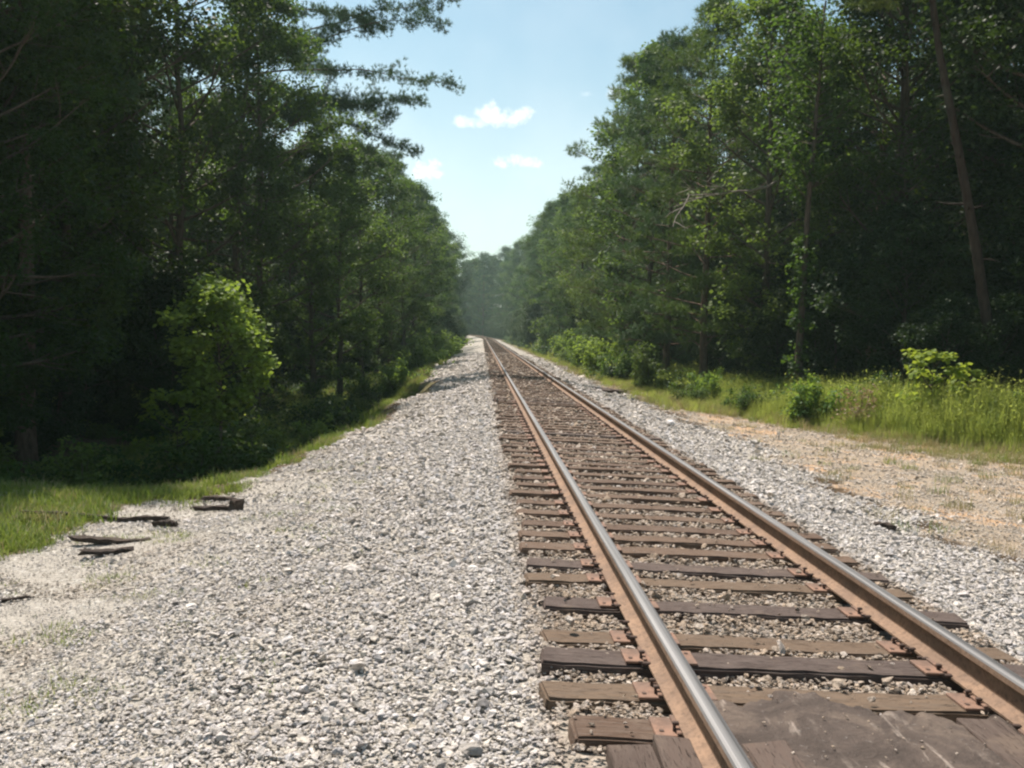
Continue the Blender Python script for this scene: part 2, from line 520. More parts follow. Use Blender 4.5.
gx = axis([(-600, -100, 50), (-100, -40, 6), (-40, -14, 1.2), (-14, -7, .35), (-7, 8, .12), (8, 14, .3), (14, 40, 1.2), (40, 100, 6), (100, 600, 50)])
gy = axis([(-60, -6, 2), (-6, 1, .5), (1, 16, .12), (16, 45, .25), (45, 110, .8), (110, 260, 2.5), (260, 420, 6), (420, 640, 20)])
X, Y = np.meshgrid(gx, gy)
Z = height(X, Y)
nx, ny = len(gx), len(gy)
idx = np.arange(nx * ny).reshape(ny, nx)
quads = np.stack([idx[:-1, :-1], idx[:-1, 1:], idx[1:, 1:], idx[1:, :-1]], -1).reshape(-1, 4)
gm = make_mesh('ground', np.stack([X, Y, Z], -1).reshape(-1, 3), [quads], [GROUND], smooth=True)
ca = gm.color_attributes.new('mask', 'FLOAT_COLOR', 'POINT')
Gw, Dw, Rw = w_gravel(X, Y), w_dirt(X, Y), w_grass(X, Y)
Gw = np.clip(Gw - 0.9 * grass_patch_left(X, Y), 0, 1)
tx = X - (XC + curve_x(Y))
rust = (1 - sm(1.25, 1.55, np.abs(tx))) * (0.75 + 0.25 * sm(0, 40, Y)) 
ca.data.foreach_set('color', np.stack([Gw, Dw, Rw, np.ones_like(Gw)], -1).astype(np.float32).ravel())
fa = gm.attributes.new('rust', 'FLOAT', 'POINT')
fa.data.foreach_set('value', rust.astype(np.float32).ravel())
ground = link(bpy.data.objects.new('ground', gm))
tag(ground, 'earth, gravel and leaf litter under the railway and the woods', 'ground', kind='structure')

# haze ------------------------------------------------------------------
if HAZE_DENSITY > 0:
    bm = bmesh.new(); bmesh.ops.create_cube(bm, size=1.0)
    hz = bpy.data.meshes.new('haze'); bm.to_mesh(hz); bm.free()
    ho = link(bpy.data.objects.new('haze', hz))
    ho.scale = (1300, 760, 62); ho.location = (0, 290, 31 - 6)
    hm = bpy.data.materials.new('haze'); hm.use_nodes = True
    hn = hm.node_tree.nodes; hn.clear()
    o_ = hn.new('ShaderNodeOutputMaterial'); pv = hn.new('ShaderNodeVolumePrincipled')
    pv.inputs['Color'].default_value = (0.72, 1.0, 0.88, 1); pv.inputs['Density'].default_value = HAZE_DENSITY
    pv.inputs['Anisotropy'].default_value = 0.25
    hm.node_tree.links.new(pv.outputs[0], o_.inputs['Volume'])
    hz.materials.append(hm)
    tag(ho, 'thin pale summer haze in the air along the railway', 'haze', kind='stuff')

# ------------------------------------------------------------------ rails
def rail_mesh(name, side):
    # profile (x, z) of a flat-bottomed rail, anticlockwise from the foot
    P = [(-.070, .015), (.070, .015), (.070, .025), (.030, .040), (.0095, .055), (.0095, .135), (.030, .146), (.036, .152), (.036, .178), (.030, .187),
         (.014, .191), (-.014, .191), (-.030, .187), (-.036, .178), (-.036, .152), (-.030, .146), (-.0095, .135), (-.0095, .055), (-.030, .040), (-.070, .025)]
    top = {9, 10, 11, 12}
    side_head = {6, 7, 8, 13, 14, 5, 15}
    ys = axis([(-8, 60, 2.0), (60, 220, 8), (220, 420, 5)])
    n = len(P)
    V = []
    for y in ys:
        dx = float(curve_x(y)); dz = float(rise(y))
        for (px, pz) in P:
            V.append((XC + side * .755 + px + dx, y, pz + BANK * (side * .755 + px) + dz))
    Fq = []; mi = []
    for i in range(len(ys) - 1):
        for j in range(n):
            k = (j + 1) % n
            Fq.append((i * n + j, i * n + k, (i + 1) * n + k, (i + 1) * n + j)); mi.append(1 if j in top else (2 if j in side_head else 0))
    Fq = np.array(Fq)
    me = make_mesh(name, np.array(V), [Fq], [RUST, STEEL, IRON_DARK], mi)
    return me


RAIL_SIDE = metal_rust('rail_head_side', (0.20, 0.13, 0.085), (0.27, 0.18, 0.12))
rails = []
for side, lab in ((-1, 'left rail, polished grey top over rusty side, leaving at the bottom edge of the photo'),
                  (1, 'right rail, polished top over rusty side, leaving at the right edge of the photo')):
    me = rail_mesh('rail', side); me.materials[2] = RAIL_SIDE
    o = link(bpy.data.objects.new('rail', me)); tag(o, lab, 'rail', 'rails of the railway track')
    rails.append(o)

# ------------------------------------------------------------------ ties
def box_verts(sx, sy, sz):
    bm = bmesh.new(); bmesh.ops.create_cube(bm, size=1.0)
    bmesh.ops.scale(bm, vec=(sx, sy, sz), verts=bm.verts)
    return bm


def tie_mesh(seed, mat, w=.225, h=.17, L=2.6):
    r = random.Random(seed)
    bm = box_verts(L, w, h)
    bmesh.ops.bevel(bm, geom=bm.edges[:], offset=0.012, segments=2, affect='EDGES')
    for k in range(1, 26):
        xx = -L / 2 + L * k / 26
        bmesh.ops.bisect_plane(bm, geom=bm.verts[:] + bm.edges[:] + bm.faces[:], plane_co=(xx, 0, 0), plane_no=(1, 0, 0))
    ph = [r.uniform(0, 6) for _ in range(8)]
    for v in bm.verts:
        x, y, z = v.co
        s = 1 if y > 0 else -1
        v.co.y += s * (0.003 * sin(x * 7 + ph[0] + s) + .002 * sin(x * 17 + ph[1] * s)) + 0.006 * sin(x * 1.9 + ph[2])
        if z > 0: v.co.z += 0.003 * sin(x * 5 + ph[3]) + 0.002 * sin(x * 23 + y * 30 + ph[4]) + (r.uniform(-.003, .002))
        if abs(x) > L / 2 - .03: v.co.x += 0.014 * sin(z * 25 + ph[5] + y * 12) + r.uniform(-.006, .006)
        v.co.z -= h / 2
    me = bpy.data.meshes.new('railway_tie'); bm.to_mesh(me); bm.free(); me.materials.append(mat)
    return me


tie_vars = [tie_mesh(i, m, w) for i, (m, w) in enumerate([(TIE_WOOD, .225), (TIE_WOOD, .235), (TIE_DARK, .23), (TIE_TAN, .22), (TIE_WOOD, .215)])]


def joined(parts, mat, name):
    """parts: list of (size, loc, bevel)"""
    bm = bmesh.new()
    for s, loc, bv in parts:
        b = box_verts(*s)
        if bv: bmesh.ops.bevel(b, geom=b.edges[:], offset=bv, segments=1, affect='EDGES')
        bmesh.ops.translate(b, vec=loc, verts=b.verts)
        t = bpy.data.meshes.new('t'); b.to_mesh(t); b.free(); bm.from_mesh(t); bpy.data.meshes.remove(t)
    me = bpy.data.meshes.new(name); bm.to_mesh(me); bm.free(); me.materials.append(mat)
    return me


plate_me = joined([((.36, .19, .014), (0, 0, .007), .003), ((.02, .19, .012), (.083, 0, .0205), .003), ((.02, .19, .012), (-.083, 0, .0205), .003)], RUST_RED, 'tie_plate')
spike_me = joined([((.016, .016, .05), (0, 0, .015), 0), ((.040, .030, .018), (-.006, 0, .045), .005)], IRON_DARK, 'spike')
anchor_me = joined([((.055, .030, .030), (0, 0, .010), .006), ((.020, .030, .050), (.022, 0, .0), .005), ((.030, .018, .016), (-.035, 0, .022), .004)], IRON_DARK, 'rail_anchor')
hole_me = joined([((.018, .018, .004), (0, 0, .0155), 0)], IRON_DARK, 'bolt_hole')

near_y = [2.2, 2.75, 3.30, 3.83, 4.28, 4.68, 5.09, 5.68, 6.27, 6.67, 7.19, 7.62, 8.08, 8.59]
rt = random.Random(11)
ty = list(near_y)
while ty[-1] < 420: ty.append(ty[-1] + rt.uniform(.455, .535))
near_style = {3: (0, .0), 4: (3, -.005), 5: (2, .018), 6: (3, -.018), 7: (2, .0), 8: (3, -.005), 9: (2, 0), 10: (1, .0)}
ordn = ['first', 'second', 'third', 'fourth', 'fifth', 'sixth', 'seventh', 'eighth', 'ninth', 'tenth', 'eleventh', 'twelfth']
looks = {3: 'dull brown', 4: 'tan weathered', 5: 'thick dark grey-brown', 6: 'thin tan', 7: 'dark grey', 8: 'light brown', 9: 'dark grey-brown', 10: 'grey-brown'}
vis = 0
for i, y in enumerate(ty):
    if i >= 303: break
    st, dz = near_style.get(i, (rt.choice([0, 0, 1, 1, 2, 3, 4, 4]), rt.uniform(-.012, .012)))
    if y < 3.4: st, dz = 0, -0.05
    o = link(bpy.data.objects.new('railway_tie', tie_vars[st]))
    jx = rt.uniform(-.07, .07)
    o.location = (XC + float(curve_x(y)) + jx, y, dz + float(rise(y)))
    o.rotation_euler = (0, math.atan(-BANK), rt.uniform(-.012, .012))
    if rt.random() < .5: o.rotation_euler.z += pi; o.rotation_euler.y *= -1
    if i < 3:
        lab = 'wooden tie hidden mostly under the dirt-caked crossing at the bottom of the photo'
    elif i - 3 < 12:
        lab = '%s wooden tie, %s one counted away from the dark crossing' % (looks.get(i, 'weathered brown'), ordn[i - 3])
    else:
        lab = ('weathered brown tie past the twelve nearest, on this side of the shadow across the track' if y < 35.5 else
               'tie lying in the band of shadow across the track' if y < 41 else 'distant brown tie beyond the shadow band across the track')
    tag(o, lab, 'railway tie', 'wooden ties laid under the rails')
    # plates and spikes; ties beyond ~20 m are too small to show them
    if 3 <= i < 42:
        flip = cos(o.rotation_euler.z) < 0
        for side in (-1, 1):
            p = link(bpy.data.objects.new('tie_plate', plate_me), o)
            lx = side * .755 - (jx if not flip else -jx)
            lx = (side * .755 - jx) * (-1 if flip else 1)
            p.location = (lx, rt.uniform(-.01, .01), .001)
            for (sx, sy) in ((-.098, -.045), (.098, .045), (-.098, .05)):
                s = link(bpy.data.objects.new('spike', spike_me), p); s.scale = (.7, .7, .8)
                s.location = (sx, sy, rt.uniform(-.002, .014)); s.rotation_euler.z = 0 if sx > 0 else pi
            if i < 14:
                for (sx, sy) in ((-.15, -.05), (.15, .05)):
                    s = link(bpy.data.objects.new('spike_hole', hole_me), p); s.location = (sx, sy, 0)
# the rest, far away and too many to tell apart
V = []; Fq = []
for y in ty[303:]:
    cx = XC + float(curve_x(y)); z = float(rise(y)); b = len(V)
    for (sx, sy, sz) in ((-1.3, -.11, 0), (1.3, -.11, 0), (1.3, .11, 0), (-1.3, .11, 0), (-1.3, -.11, -.16), (1.3, -.11, -.16), (1.3, .11, -.16), (-1.3, .11, -.16)):
        V.append((cx + sx, y + sy, z + sz + BANK * sx))
    Fq += [(b, b + 1, b + 2, b + 3), (b + 4, b + 5, b + 1, b), (b + 5, b + 6, b + 2, b + 1), (b + 6, b + 7, b + 3, b + 2), (b + 7, b + 4, b, b + 3)]
o = link(bpy.data.objects.new('far_railway_ties', make_mesh('far_railway_ties', np.array(V), [np.array(Fq)], [TIE_WOOD])))
tag(o, 'hundreds of tiny far ties merging into brown where the track meets the trees', 'railway ties', kind='stuff')

# rail anchors clipped to the foot of each rail beside the near ties
for side, rail in zip((-1, 1), rails):
    for i, y in enumerate(ty[3:40]):
        for dy in (-.125, .125):
            if rt.random() < .4: continue
            a = link(bpy.data.objects.new('rail_anchor', anchor_me), rail)
            a.location = (XC + side * .755 - .082, y + dy + rt.uniform(-.012, .012), .016 + BANK * (side * .755 - .08))
            a.rotation_euler.z = rt.uniform(-.25, .25); a.scale = (.75, .75, .75)

# ------------------------------------------------------------------ crossing
def slab(name, x0, x1, y0, y1, z0, edge_fn, seed, amp=.012):
    st = .03
    xs = np.arange(x0, x1 + st / 2, st); ys = np.arange(y0, y1 + st / 2, st)
    Xs, Ys = np.meshgrid(xs, ys)
    yl = edge_fn(Xs)
    Yw = np.minimum(Ys, yl + 0.0)
    fall = sm(0, .22, yl - Yw)
    zz = z0 * 1.0 + amp * (.6 * wob(Xs, Yw, 1.4, seed) + .25 * wob(Xs, Yw, .31, seed + 1) + _rs.uniform(-.12, .12, Xs.shape)) + BANK * (Xs - XC) - (1 - fall) * (z0 + .10)
    n1, n2 = len(xs), len(ys)
    id_ = np.arange(n1 * n2).reshape(n2, n1)
    q = np.stack([id_[:-1, :-1], id_[:-1, 1:], id_[1:, 1:], id_[1:, :-1]], -1).reshape(-1, 4)
    # skirt round it so that it has thickness
    ring = np.concatenate([id_[0, :], id_[1:, -1], id_[-1, -2::-1], id_[-2:0:-1, 0]])
    Vt = np.stack([Xs, Yw, zz], -1).reshape(-1, 3)
    low = Vt[ring].copy(); low[:, 2] -= .12
    b = len(Vt); m = len(ring); k = np.arange(m)
    sk = np.stack([ring[k], b + k, b + (k + 1) % m, ring[(k + 1) % m]], -1)
    me = make_mesh(name, np.concatenate([Vt, low]), [q, sk], [PAVE], smooth=True)
    return link(bpy.data.objects.new(name, me))


mid = slab('crossing_pavement', 1.035, 2.325, -4, 4.55, .035, lambda x: 4.30 + .10 * np.sin(x * 5.3) + .05 * np.sin(x * 13 + 1) + .03 * np.sin(x * 41) + .02 * np.sin(x * 73) + (x - 1.6) * -.05, 3)
tag(mid, 'dirt-caked dark asphalt of the road crossing between the two rails', 'crossing pavement', 'asphalt of the road crossing')
lft = slab('crossing_pavement', -.20, .72, -4, 3.9, .0, lambda x: 3.68 + .05 * np.sin(x * 7) + .03 * np.sin(x * 17) + (x - .7) * .17, 7)
tag(lft, 'dark crossing surface left of the left rail at the bottom edge, sloping into gravel', 'crossing pavement', 'asphalt of the road crossing')
rgt = slab('crossing_pavement', 2.62, 5.4, -4, 3.95, .03, lambda x: 3.9 + .06 * np.sin(x * 6), 9)
tag(rgt, 'crossing surface outside the right rail, just beyond the bottom right corner', 'crossing pavement', 'asphalt of the road crossing')


def plank(name, x0, x1, y0, y1, z, mat, lab, seed):
    r = random.Random(seed)
    bm = box_verts(x1 - x0, y1 - y0, .07)
    bmesh.ops.bevel(bm, geom=bm.edges[:], offset=.006, segments=1, affect='EDGES')
    n = int((y1 - y0) / .12)
    for k in range(1, n):
        bmesh.ops.bisect_plane(bm, geom=bm.verts[:] + bm.edges[:] + bm.faces[:], plane_co=(0, (y0 - y1) / 2 + k * (y1 - y0) / n, 0), plane_no=(0, 1, 0))
    for v in bm.verts:
        v.co.x += .004 * sin(v.co.y * 6 + seed) + r.uniform(-.002, .002)
        v.co.z += .004 * sin(v.co.y * 3 + v.co.x * 9 + seed) + r.uniform(-.0015, .0015)
        if abs(v.co.y) > (y1 - y0) / 2 - .02: v.co.y += .02 * sin(v.co.x * 22 + seed) + r.uniform(-.01, .01)
    me = bpy.data.meshes.new(name); bm.to_mesh(me); bm.free(); me.materials.append(mat)
    o = link(bpy.data.objects.new(name, me)); o.location = ((x0 + x1) / 2, (y0 + y1) / 2, z - .035 + BANK * ((x0 + x1) / 2 - XC)); o.rotation_euler.y = math.atan(-BANK)
    tag(o, lab, 'plank', 'planks of the road crossing'); return o


plank('crossing_plank', .725, .87, -3.9, 3.70, .030, PLANK, 'dusty pinkish-brown plank close against the outer side of the left rail', 3)
plank('crossing_plank', .53, .715, -3.9, 3.66, .012, PLANK, 'worn plank second out from the left rail at the bottom edge', 5)
plank('crossing_plank', 1.07, 1.26, -3.9, 3.66, .046, PLANK, 'worn dirt-covered plank just inside the left rail at the bottom edge', 6)
plank('crossing_plank', 2.10, 2.29, -3.9, 3.98, .046, PLANK, 'dark plank just inside the right rail near the bottom right corner', 8)

# ------------------------------------------------------------------ instancing of stuff (stones, grass)
def convex_rock(seed):
    r = random.Random(seed); bm = bmesh.new()
    ax = (r.uniform(.75, 1.0), r.uniform(.55, .9), r.uniform(.28, .55))
    for _ in range(11):
        v = Vector((r.gauss(0, 1), r.gauss(0, 1), r.gauss(0, 1))).normalized() * r.uniform(.42, .52)
        bm.verts.new((v.x * ax[0], v.y * ax[1], v.z * ax[2]))
    res = bmesh.ops.convex_hull(bm, input=bm.verts[:])
    for g in set(res['geom_interior'] + res['geom_unused']):
        if isinstance(g, bmesh.types.BMVert) and g.is_valid: bm.verts.remove(g)
    me = bpy.data.meshes.new('stone'); bm.to_mesh(me); bm.free(); me.materials.append(STONE)
    return me


def gn_tree(coll):
    ng = bpy.data.node_groups.new('scatter', 'GeometryNodeTree')
    ng.interface.new_socket('Geometry', in_out='INPUT', socket_type='NodeSocketGeometry')
    ng.interface.new_socket('Geometry', in_out='OUTPUT', socket_type='NodeSocketGeometry')
    N, L = ng.nodes, ng.links
    gi, go = N.new('NodeGroupInput'), N.new('NodeGroupOutput')
    mp = N.new('GeometryNodeMeshToPoints'); ip = N.new('GeometryNodeInstanceOnPoints')
    ci = N.new('GeometryNodeCollectionInfo'); ci.inputs['Collection'].default_value = coll
    ci.inputs['Separate Children'].default_value = True; ci.inputs['Reset Children'].default_value = True
    ip.inputs['Pick Instance'].default_value = True
    def attr(nm, dt):
        n = N.new('GeometryNodeInputNamedAttribute'); n.data_type = dt; n.inputs['Name'].default_value = nm; return n.outputs['Attribute']
    er = N.new('FunctionNodeEulerToRotation')
    L.new(gi.outputs[0], mp.inputs[0]); L.new(mp.outputs[0], ip.inputs['Points']); L.new(ci.outputs[0], ip.inputs['Instance'])
    L.new(attr('idx', 'INT'), ip.inputs['Instance Index'])
    L.new(attr('rot', 'FLOAT_VECTOR'), er.inputs[0]); L.new(er.outputs[0], ip.inputs['Rotation'])
    L.new(attr('scl', 'FLOAT_VECTOR'), ip.inputs['Scale'])
    L.new(ip.outputs[0], go.inputs[0])
    return ng


def scatter(name, meshes, pos, rot, scl, idx_, tone, label, cat):
    coll = bpy.data.collections.new(name + '_kinds')
    for i, m in enumerate(meshes):
        coll.objects.link(bpy.data.objects.new('%s_kind_%02d' % (name, i), m))
    me = bpy.data.meshes.new(name)
    n = len(pos)
    me.vertices.add(n); me.vertices.foreach_set('co', np.ascontiguousarray(pos, np.float32).ravel())
    for nm, dt, arr, key in (('rot', 'FLOAT_VECTOR', rot, 'vector'), ('scl', 'FLOAT_VECTOR', scl, 'vector')):
        a = me.attributes.new(nm, dt, 'POINT'); a.data.foreach_set(key, np.ascontiguousarray(arr, np.float32).ravel())
    a = me.attributes.new('idx', 'INT', 'POINT'); a.data.foreach_set('value', np.ascontiguousarray(idx_, np.int32))
    if tone is not None:
        a = me.attributes.new('tone', 'FLOAT_COLOR', 'POINT'); a.data.foreach_set('color', np.ascontiguousarray(tone, np.float32).ravel())
    o = link(bpy.data.objects.new(name, me))
    md = o.modifiers.new('scatter', 'NODES'); md.node_group = gn_tree(coll)
    tag(o, label, cat, kind='stuff')
    return o


rocks = [convex_rock(i) for i in range(12)]
R_ = np.random.RandomState(42)


def in_view(x, y, m=1.5):
    c = (y + 1.5) * 0.62
    return (x > -c - m + y * .03) & (x < c + m + y * .03)


P = []; S = []
for (y0, y1, dens, s) in ((1.5, 4.5, 3600, .031), (4.5, 7, 2500, .034), (7, 10.5, 1450, .041), (10.5, 16, 720, .052), (16, 26, 280, .072), (26, 45, 120, .095), (45, 75, 55, .12)):
    xl_, xr_ = (-14, 10) if y0 < 26 else (-5, 8)
    n = int((y1 - y0) * (xr_ - xl_) * dens)
    x = R_.uniform(xl_, xr_, n); y = R_.uniform(y0, y1, n)
    k = in_view(x, y); x, y = x[k], y[k]
    P.append(np.stack([x, y], 1)); S.append(np.full(len(x), s))
P = np.concatenate(P); S = np.concatenate(S)
x, y = P[:, 0], P[:, 1]
pg = w_gravel(x, y) * (1 - .97 * grass_patch_left(x, y))
pd = w_dirt(x, y)
tt = x - XC
# fewer, smaller stones where the traffic has ground them into fines on the left apron
fines = sm(-.35, .55, wob(x, y, 2.6, 3)) * (1 - sm(-2.8, -1.2, x)) * (1 - sm(13, 17, y))
bare = sm(0.1, .9, wob(x, y, 1.1, 4)) * fines
prob = np.clip(pg * (1 - .72 * bare), 0, 1) + .50 * pd * (1 - pg) + .60 * sm(-.3, .5, wob(x, y, 2.3, 2)) * pd * (1 - pg)
onpave = (np.abs(tt) < .68) & (y < 4.2 + .1 * np.sin(x * 9))
prob = np.where(onpave, .022, prob)
prob = np.where((tt > .7) & (tt < 1.36) & (y < 3.9), .0, prob)
prob = np.where((x < XC) & (x > -.12) & (y < 3.66 + (x - .7) * .17) & (x < .8), .03, prob)
prob = np.where((x > 2.6) & (x < 5.4) & (y < 3.9), .02, prob)
# pushed off the ties
tya = np.array(ty)
near = np.abs(y - tya[np.clip(np.searchsorted(tya, y), 0, len(tya) - 1)]); near2 = np.abs(y - tya[np.clip(np.searchsorted(tya, y) - 1, 0, len(tya) - 1)])
ontie = (np.minimum(near, near2) < .125) & (np.abs(tt) < 1.31) & ((y > 4.15) | (np.abs(tt) > .7))
prob = np.where(ontie, .015, prob)
onrail = (np.abs(np.abs(tt) - .755) < .085)
prob = np.where(onrail, 0, prob)
k = R_.uniform(0, 1, len(x)) < prob
x, y, S, tt, fines, pd, pg, ontie, onpave = x[k], y[k], S[k], tt[k], fines[k], pd[k], pg[k], ontie[k], onpave[k]
n = len(x)
S = S * np.exp(R_.normal(0, .40, n)) * (1 - .5 * fines) * (1 - .34 * sm(.6, 3, -x) * (1 - sm(12, 16, y))) * np.where(pg < .4, .62, 1)
S = np.where(np.abs(tt) < 1.3, S * .88, S)
crib = (np.abs(tt) < 1.31)
z = height(x, y) + R_.uniform(-.25, .22, n) * S + np.where(crib, .028 + .012 * wob(x, y, .9, 1), 0) + .010
z = np.where(ontie, 0.006 + BANK * tt + .25 * S, z)
S = np.where(onpave, S * .5, S)
z = np.where(onpave, 0.040 + BANK * tt + .3 * S, z)
rot = np.stack([R_.normal(0, .33, n), R_.normal(0, .33, n), R_.uniform(0, 6.28, n)], 1)
scl = np.stack([S, S * R_.uniform(.8, 1.1, n), S * R_.uniform(.75, 1.15, n)], 1)
v = np.clip(R_.normal(.57, .115, n), .18, .88)
v = np.where(R_.uniform(0, 1, n) < .06, R_.uniform(.60, .80, n), v)
v = v * (1 - .22 * fines)
warm = np.clip(R_.normal(.5, .35, n), 0, 1)
tone = np.stack([v * (1.02 + .03 * warm), v * (.97 - .015 * warm), v * (.955 - .12 * warm), np.ones(n)], 1)
rustm = (1 - sm(1.2, 1.5, np.abs(tt)))[:, None] * np.clip(R_.normal(.80, .2, n), 0, 1)[:, None]
rb = np.stack([v * .66, v * .51, v * .375, np.ones(n)], 1)
tone = tone * (1 - rustm) + rb * rustm
dm = (pd * (1 - pg))[:, None] * .5
tone = tone * (1 - dm) + np.stack([v * 1.0, v * .82, v * .62, np.ones(n)], 1) * dm
tan_ = sm(-.2, .9, wob(x, y, 3.3, 0) + .5 * wob(x, y, 1.0, 2))[:, None] * (1 - sm(-3, 0, x))[:, None] * .55
tone = tone * (1 - tan_) + tone * np.array([.92, .82, .68, 1]) * tan_
print('stones', n)
scatter('ballast_gravel', rocks, np.stack([x, y, z], 1), rot, scl, R_.randint(0, 12, n), tone,
        'pale grey crushed stone ballast spread along and between the rails', 'gravel')

# ------------------------------------------------------------------ grass and weeds
def blades_mesh(name, seed, n, h, spread, width, lean, mat, leaves=0, leafsize=.05, stem_mat=None):
    r = np.random.RandomState(seed); V = []; Fc = []
    for i in range(n):
        a = r.uniform(0, 6.28); rr = spread * math.sqrt(r.uniform(0, 1)); bx, by = rr * cos(a), rr * sin(a)
        da = r.uniform(0, 6.28); hh = h * r.uniform(.5, 1.1); ln = lean * r.uniform(.2, 1.3) * hh
        w = width * r.uniform(.7, 1.2); pa = da + 1.57
        b = len(V)
        for t in (0, .4, .75, 1.0):
            off = ln * t ** 1.8; ww = w * (1 - t ** 1.5) * .5 + .0006
            cxx, cyy, cz = bx + cos(da) * off, by + sin(da) * off, hh * t * (1 - .15 * t * lean)
            V.append((cxx - cos(pa) * ww, cyy - sin(pa) * ww, cz - .02)); V.append((cxx + cos(pa) * ww, cyy + sin(pa) * ww, cz - .02))
        for s in range(3): Fc.append((b + 2 * s, b + 2 * s + 1, b + 2 * s + 3, b + 2 * s + 2))
        for _ in range(leaves):
            t = r.uniform(.15, 1.0); off = ln * t ** 1.8
            c = np.array((bx + cos(da) * off, by + sin(da) * off, hh * t)); d = r.normal(0, 1, 3); d[2] = abs(d[2]) * .5 + .1; d /= np.linalg.norm(d)
            L_ = leafsize * r.uniform(.6, 1.3); sd = np.cross(d, (0, 0, 1)); sd /= np.linalg.norm(sd) + 1e-6
            b = len(V); V += [tuple(c), tuple(c + d * L_ * .5 + sd * L_ * .2), tuple(c + d * L_), tuple(c + d * L_ * .5 - sd * L_ * .2)]
            Fc.append((b, b + 1, b + 2, b + 3))
    return make_mesh(name, np.array(V), [np.array(Fc)], [mat])


def scatter_plants(name, meshes, x, y, s, label, cat, seed, sink=0.0):
    r = np.random.RandomState(seed); n = len(x)
    z = height(x, y) - sink
    rot = np.stack([r.normal(0, .08, n), r.normal(0, .08, n), r.uniform(0, 6.28, n)], 1)
    scl = np.stack([s, s, s * r.uniform(.75, 1.25, n)], 1)
    return scatter(name, meshes, np.stack([x, y, z], 1), rot, scl, r.randint(0, len(meshes), n), None, label, cat)


g_short = [blades_mesh('grass_tuft', i, 46, .13, .16, .007, .7, GRASS) for i in range(4)] + [blades_mesh('grass_tuft', 9, 30, .14, .16, .006, .8, GRASS_DRY)]
x = R_.uniform(-11, -2.4, 60000); y = R_.uniform(8, 60, 60000)
dens = np.where(y < 20, 1.0, np.where(y < 35, .55, .25))
k = (R_.uniform(0, 1, len(x)) < w_grass(x, y) * (1 - .9 * w_gravel(x, y) * (1 - grass_patch_left(x, y))) * dens * np.clip(.75 + .5 * wob(x, y, 1.6, 2), .1, 1)) & in_view(x, y, 1)
x, y = x[k][:15000], y[k][:15000]
sc_ = R_.uniform(.7, 1.5, len(x)) * np.where(y > 20, 1.35, 1)
scatter_plants('grass', g_short, x, y, sc_, 'short green grass below the gravel bank and beside the left-hand wood', 'grass', 1)

# thin sprigs growing out of the gravel apron on the left
sprig = [blades_mesh('sprig', i, 16, .06, .09, .005, .9, GRASS) for i in range(20, 23)] + [blades_mesh('sprig', 24, 14, .05, .10, .005, 1.1, GRASS_DRY)]
x = R_.uniform(-8, 0, 26000); y = R_.uniform(3, 14, 26000)
k = (R_.uniform(0, 1, len(x)) < .42 * sm(.25, .85, wob(x, y, 1.9, 3) + .4 * wob(x, y, .6, 4)) * (1 - sm(-2.2, -.6, x))) & in_view(x, y)
x, y = x[k], y[k]
scatter_plants('sprigs_in_gravel', sprig, x, y, R_.uniform(.6, 1.2, len(x)), 'thin grass sprigs scattered in the gravel left of the track', 'weeds', 2)

# right: sparse dry grass then tall weeds
dry = [blades_mesh('dry_tuft', 30 + i, 26, .16, .15, .006, .8, m) for i, m in enumerate((GRASS_DRY, GRASS, GRASS_DRY))]
x = R_.uniform(4.6, 16, 70000); y = R_.uniform(7, 60, 70000)
far_lim = np.interp(x, [4, 6, 7, 8, 9, 12, 14], [60, 38, 28, 22.5, 20, 17.5, 15.5])
k = (R_.uniform(0, 1, len(x)) < .85 * w_dirt(x, y) * sm(-6, 1.0, y - far_lim + 2.5 * wob(x, y, 2.5, 1)) + .12 * sm(.2, .8, wob(x, y, 1.4, 2)) * w_dirt(x, y)) & in_view(x, y)
x, y = x[k], y[k]
scatter_plants('dry_grass', dry, x, y, R_.uniform(.6, 1.3, len(x)), 'short dry straw-coloured grass between the dirt strip and the tall weeds', 'grass', 3)

tall = [blades_mesh('weed_clump', 40 + i, 34, .85, .24, .009, .32, WEED, leaves=3, leafsize=.055) for i in range(4)]
mid_g = [blades_mesh('grass_clump', 50 + i, 50, .42, .22, .009, .5, m) for i, m in enumerate((WEED, WEED, GRASS_DRY, WEED, GRASS_DRY))]
x = R_.uniform(5.5, 17, 90000); y = R_.uniform(13, 75, 90000)
lim = np.interp(y, [13, 17, 20, 24, 30, 45, 75], [16, 11.5, 9.0, 7.7, 7.1, 6.6, 6.4])
u = x - lim + .55 * wob(x, y, 2.4, 1)
dens = np.where(y < 26, 1.0, np.where(y < 45, .45, .2)) * (1 - sm(4.0, 6.5, x - lim))
k = (R_.uniform(0, 1, len(x)) < sm(-.1, .8, u) * dens * .8) & in_view(x, y)
x1, y1, u1 = x[k], y[k], u[k]
s1 = 1.5 * np.clip(.45 + .42 * sm(0, 2.0, u1) + .10 * wob(x1, y1, 3, 2), .3, 1.2) * np.interp(y1, [16, 24, 35, 75], [1.12, .85, .6, .6]) * R_.uniform(.8, 1.15, len(x1))
scatter_plants('tall_weeds', tall + mid_g[:2], x1, y1, s1, 'waist-high green weeds in front of the right-hand wood', 'weeds', 4)
k = (R_.uniform(0, 1, len(x)) < sm(-.9, .1, u) * (1 - sm(.8, 2, u)) * np.where(y < 26, 1, .5) * .45) & in_view(x, y)
x1, y1 = x[k], y[k]
xs_ = R_.uniform(4.9, 8, 9000); ys_ = R_.uniform(26, 130, 9000)
kk = R_.uniform(0, 1, 9000) < sm(4.9, 6.2, xs_ + .5 * wob(xs_, ys_, 3, 1)) * .8
xs2 = R_.uniform(-4.6, -2.4, 5000); ys2 = R_.uniform(26, 130, 5000)
x1 = np.concatenate([x1, xs_[kk], xs2]); y1 = np.concatenate([y1, ys_[kk], ys2])
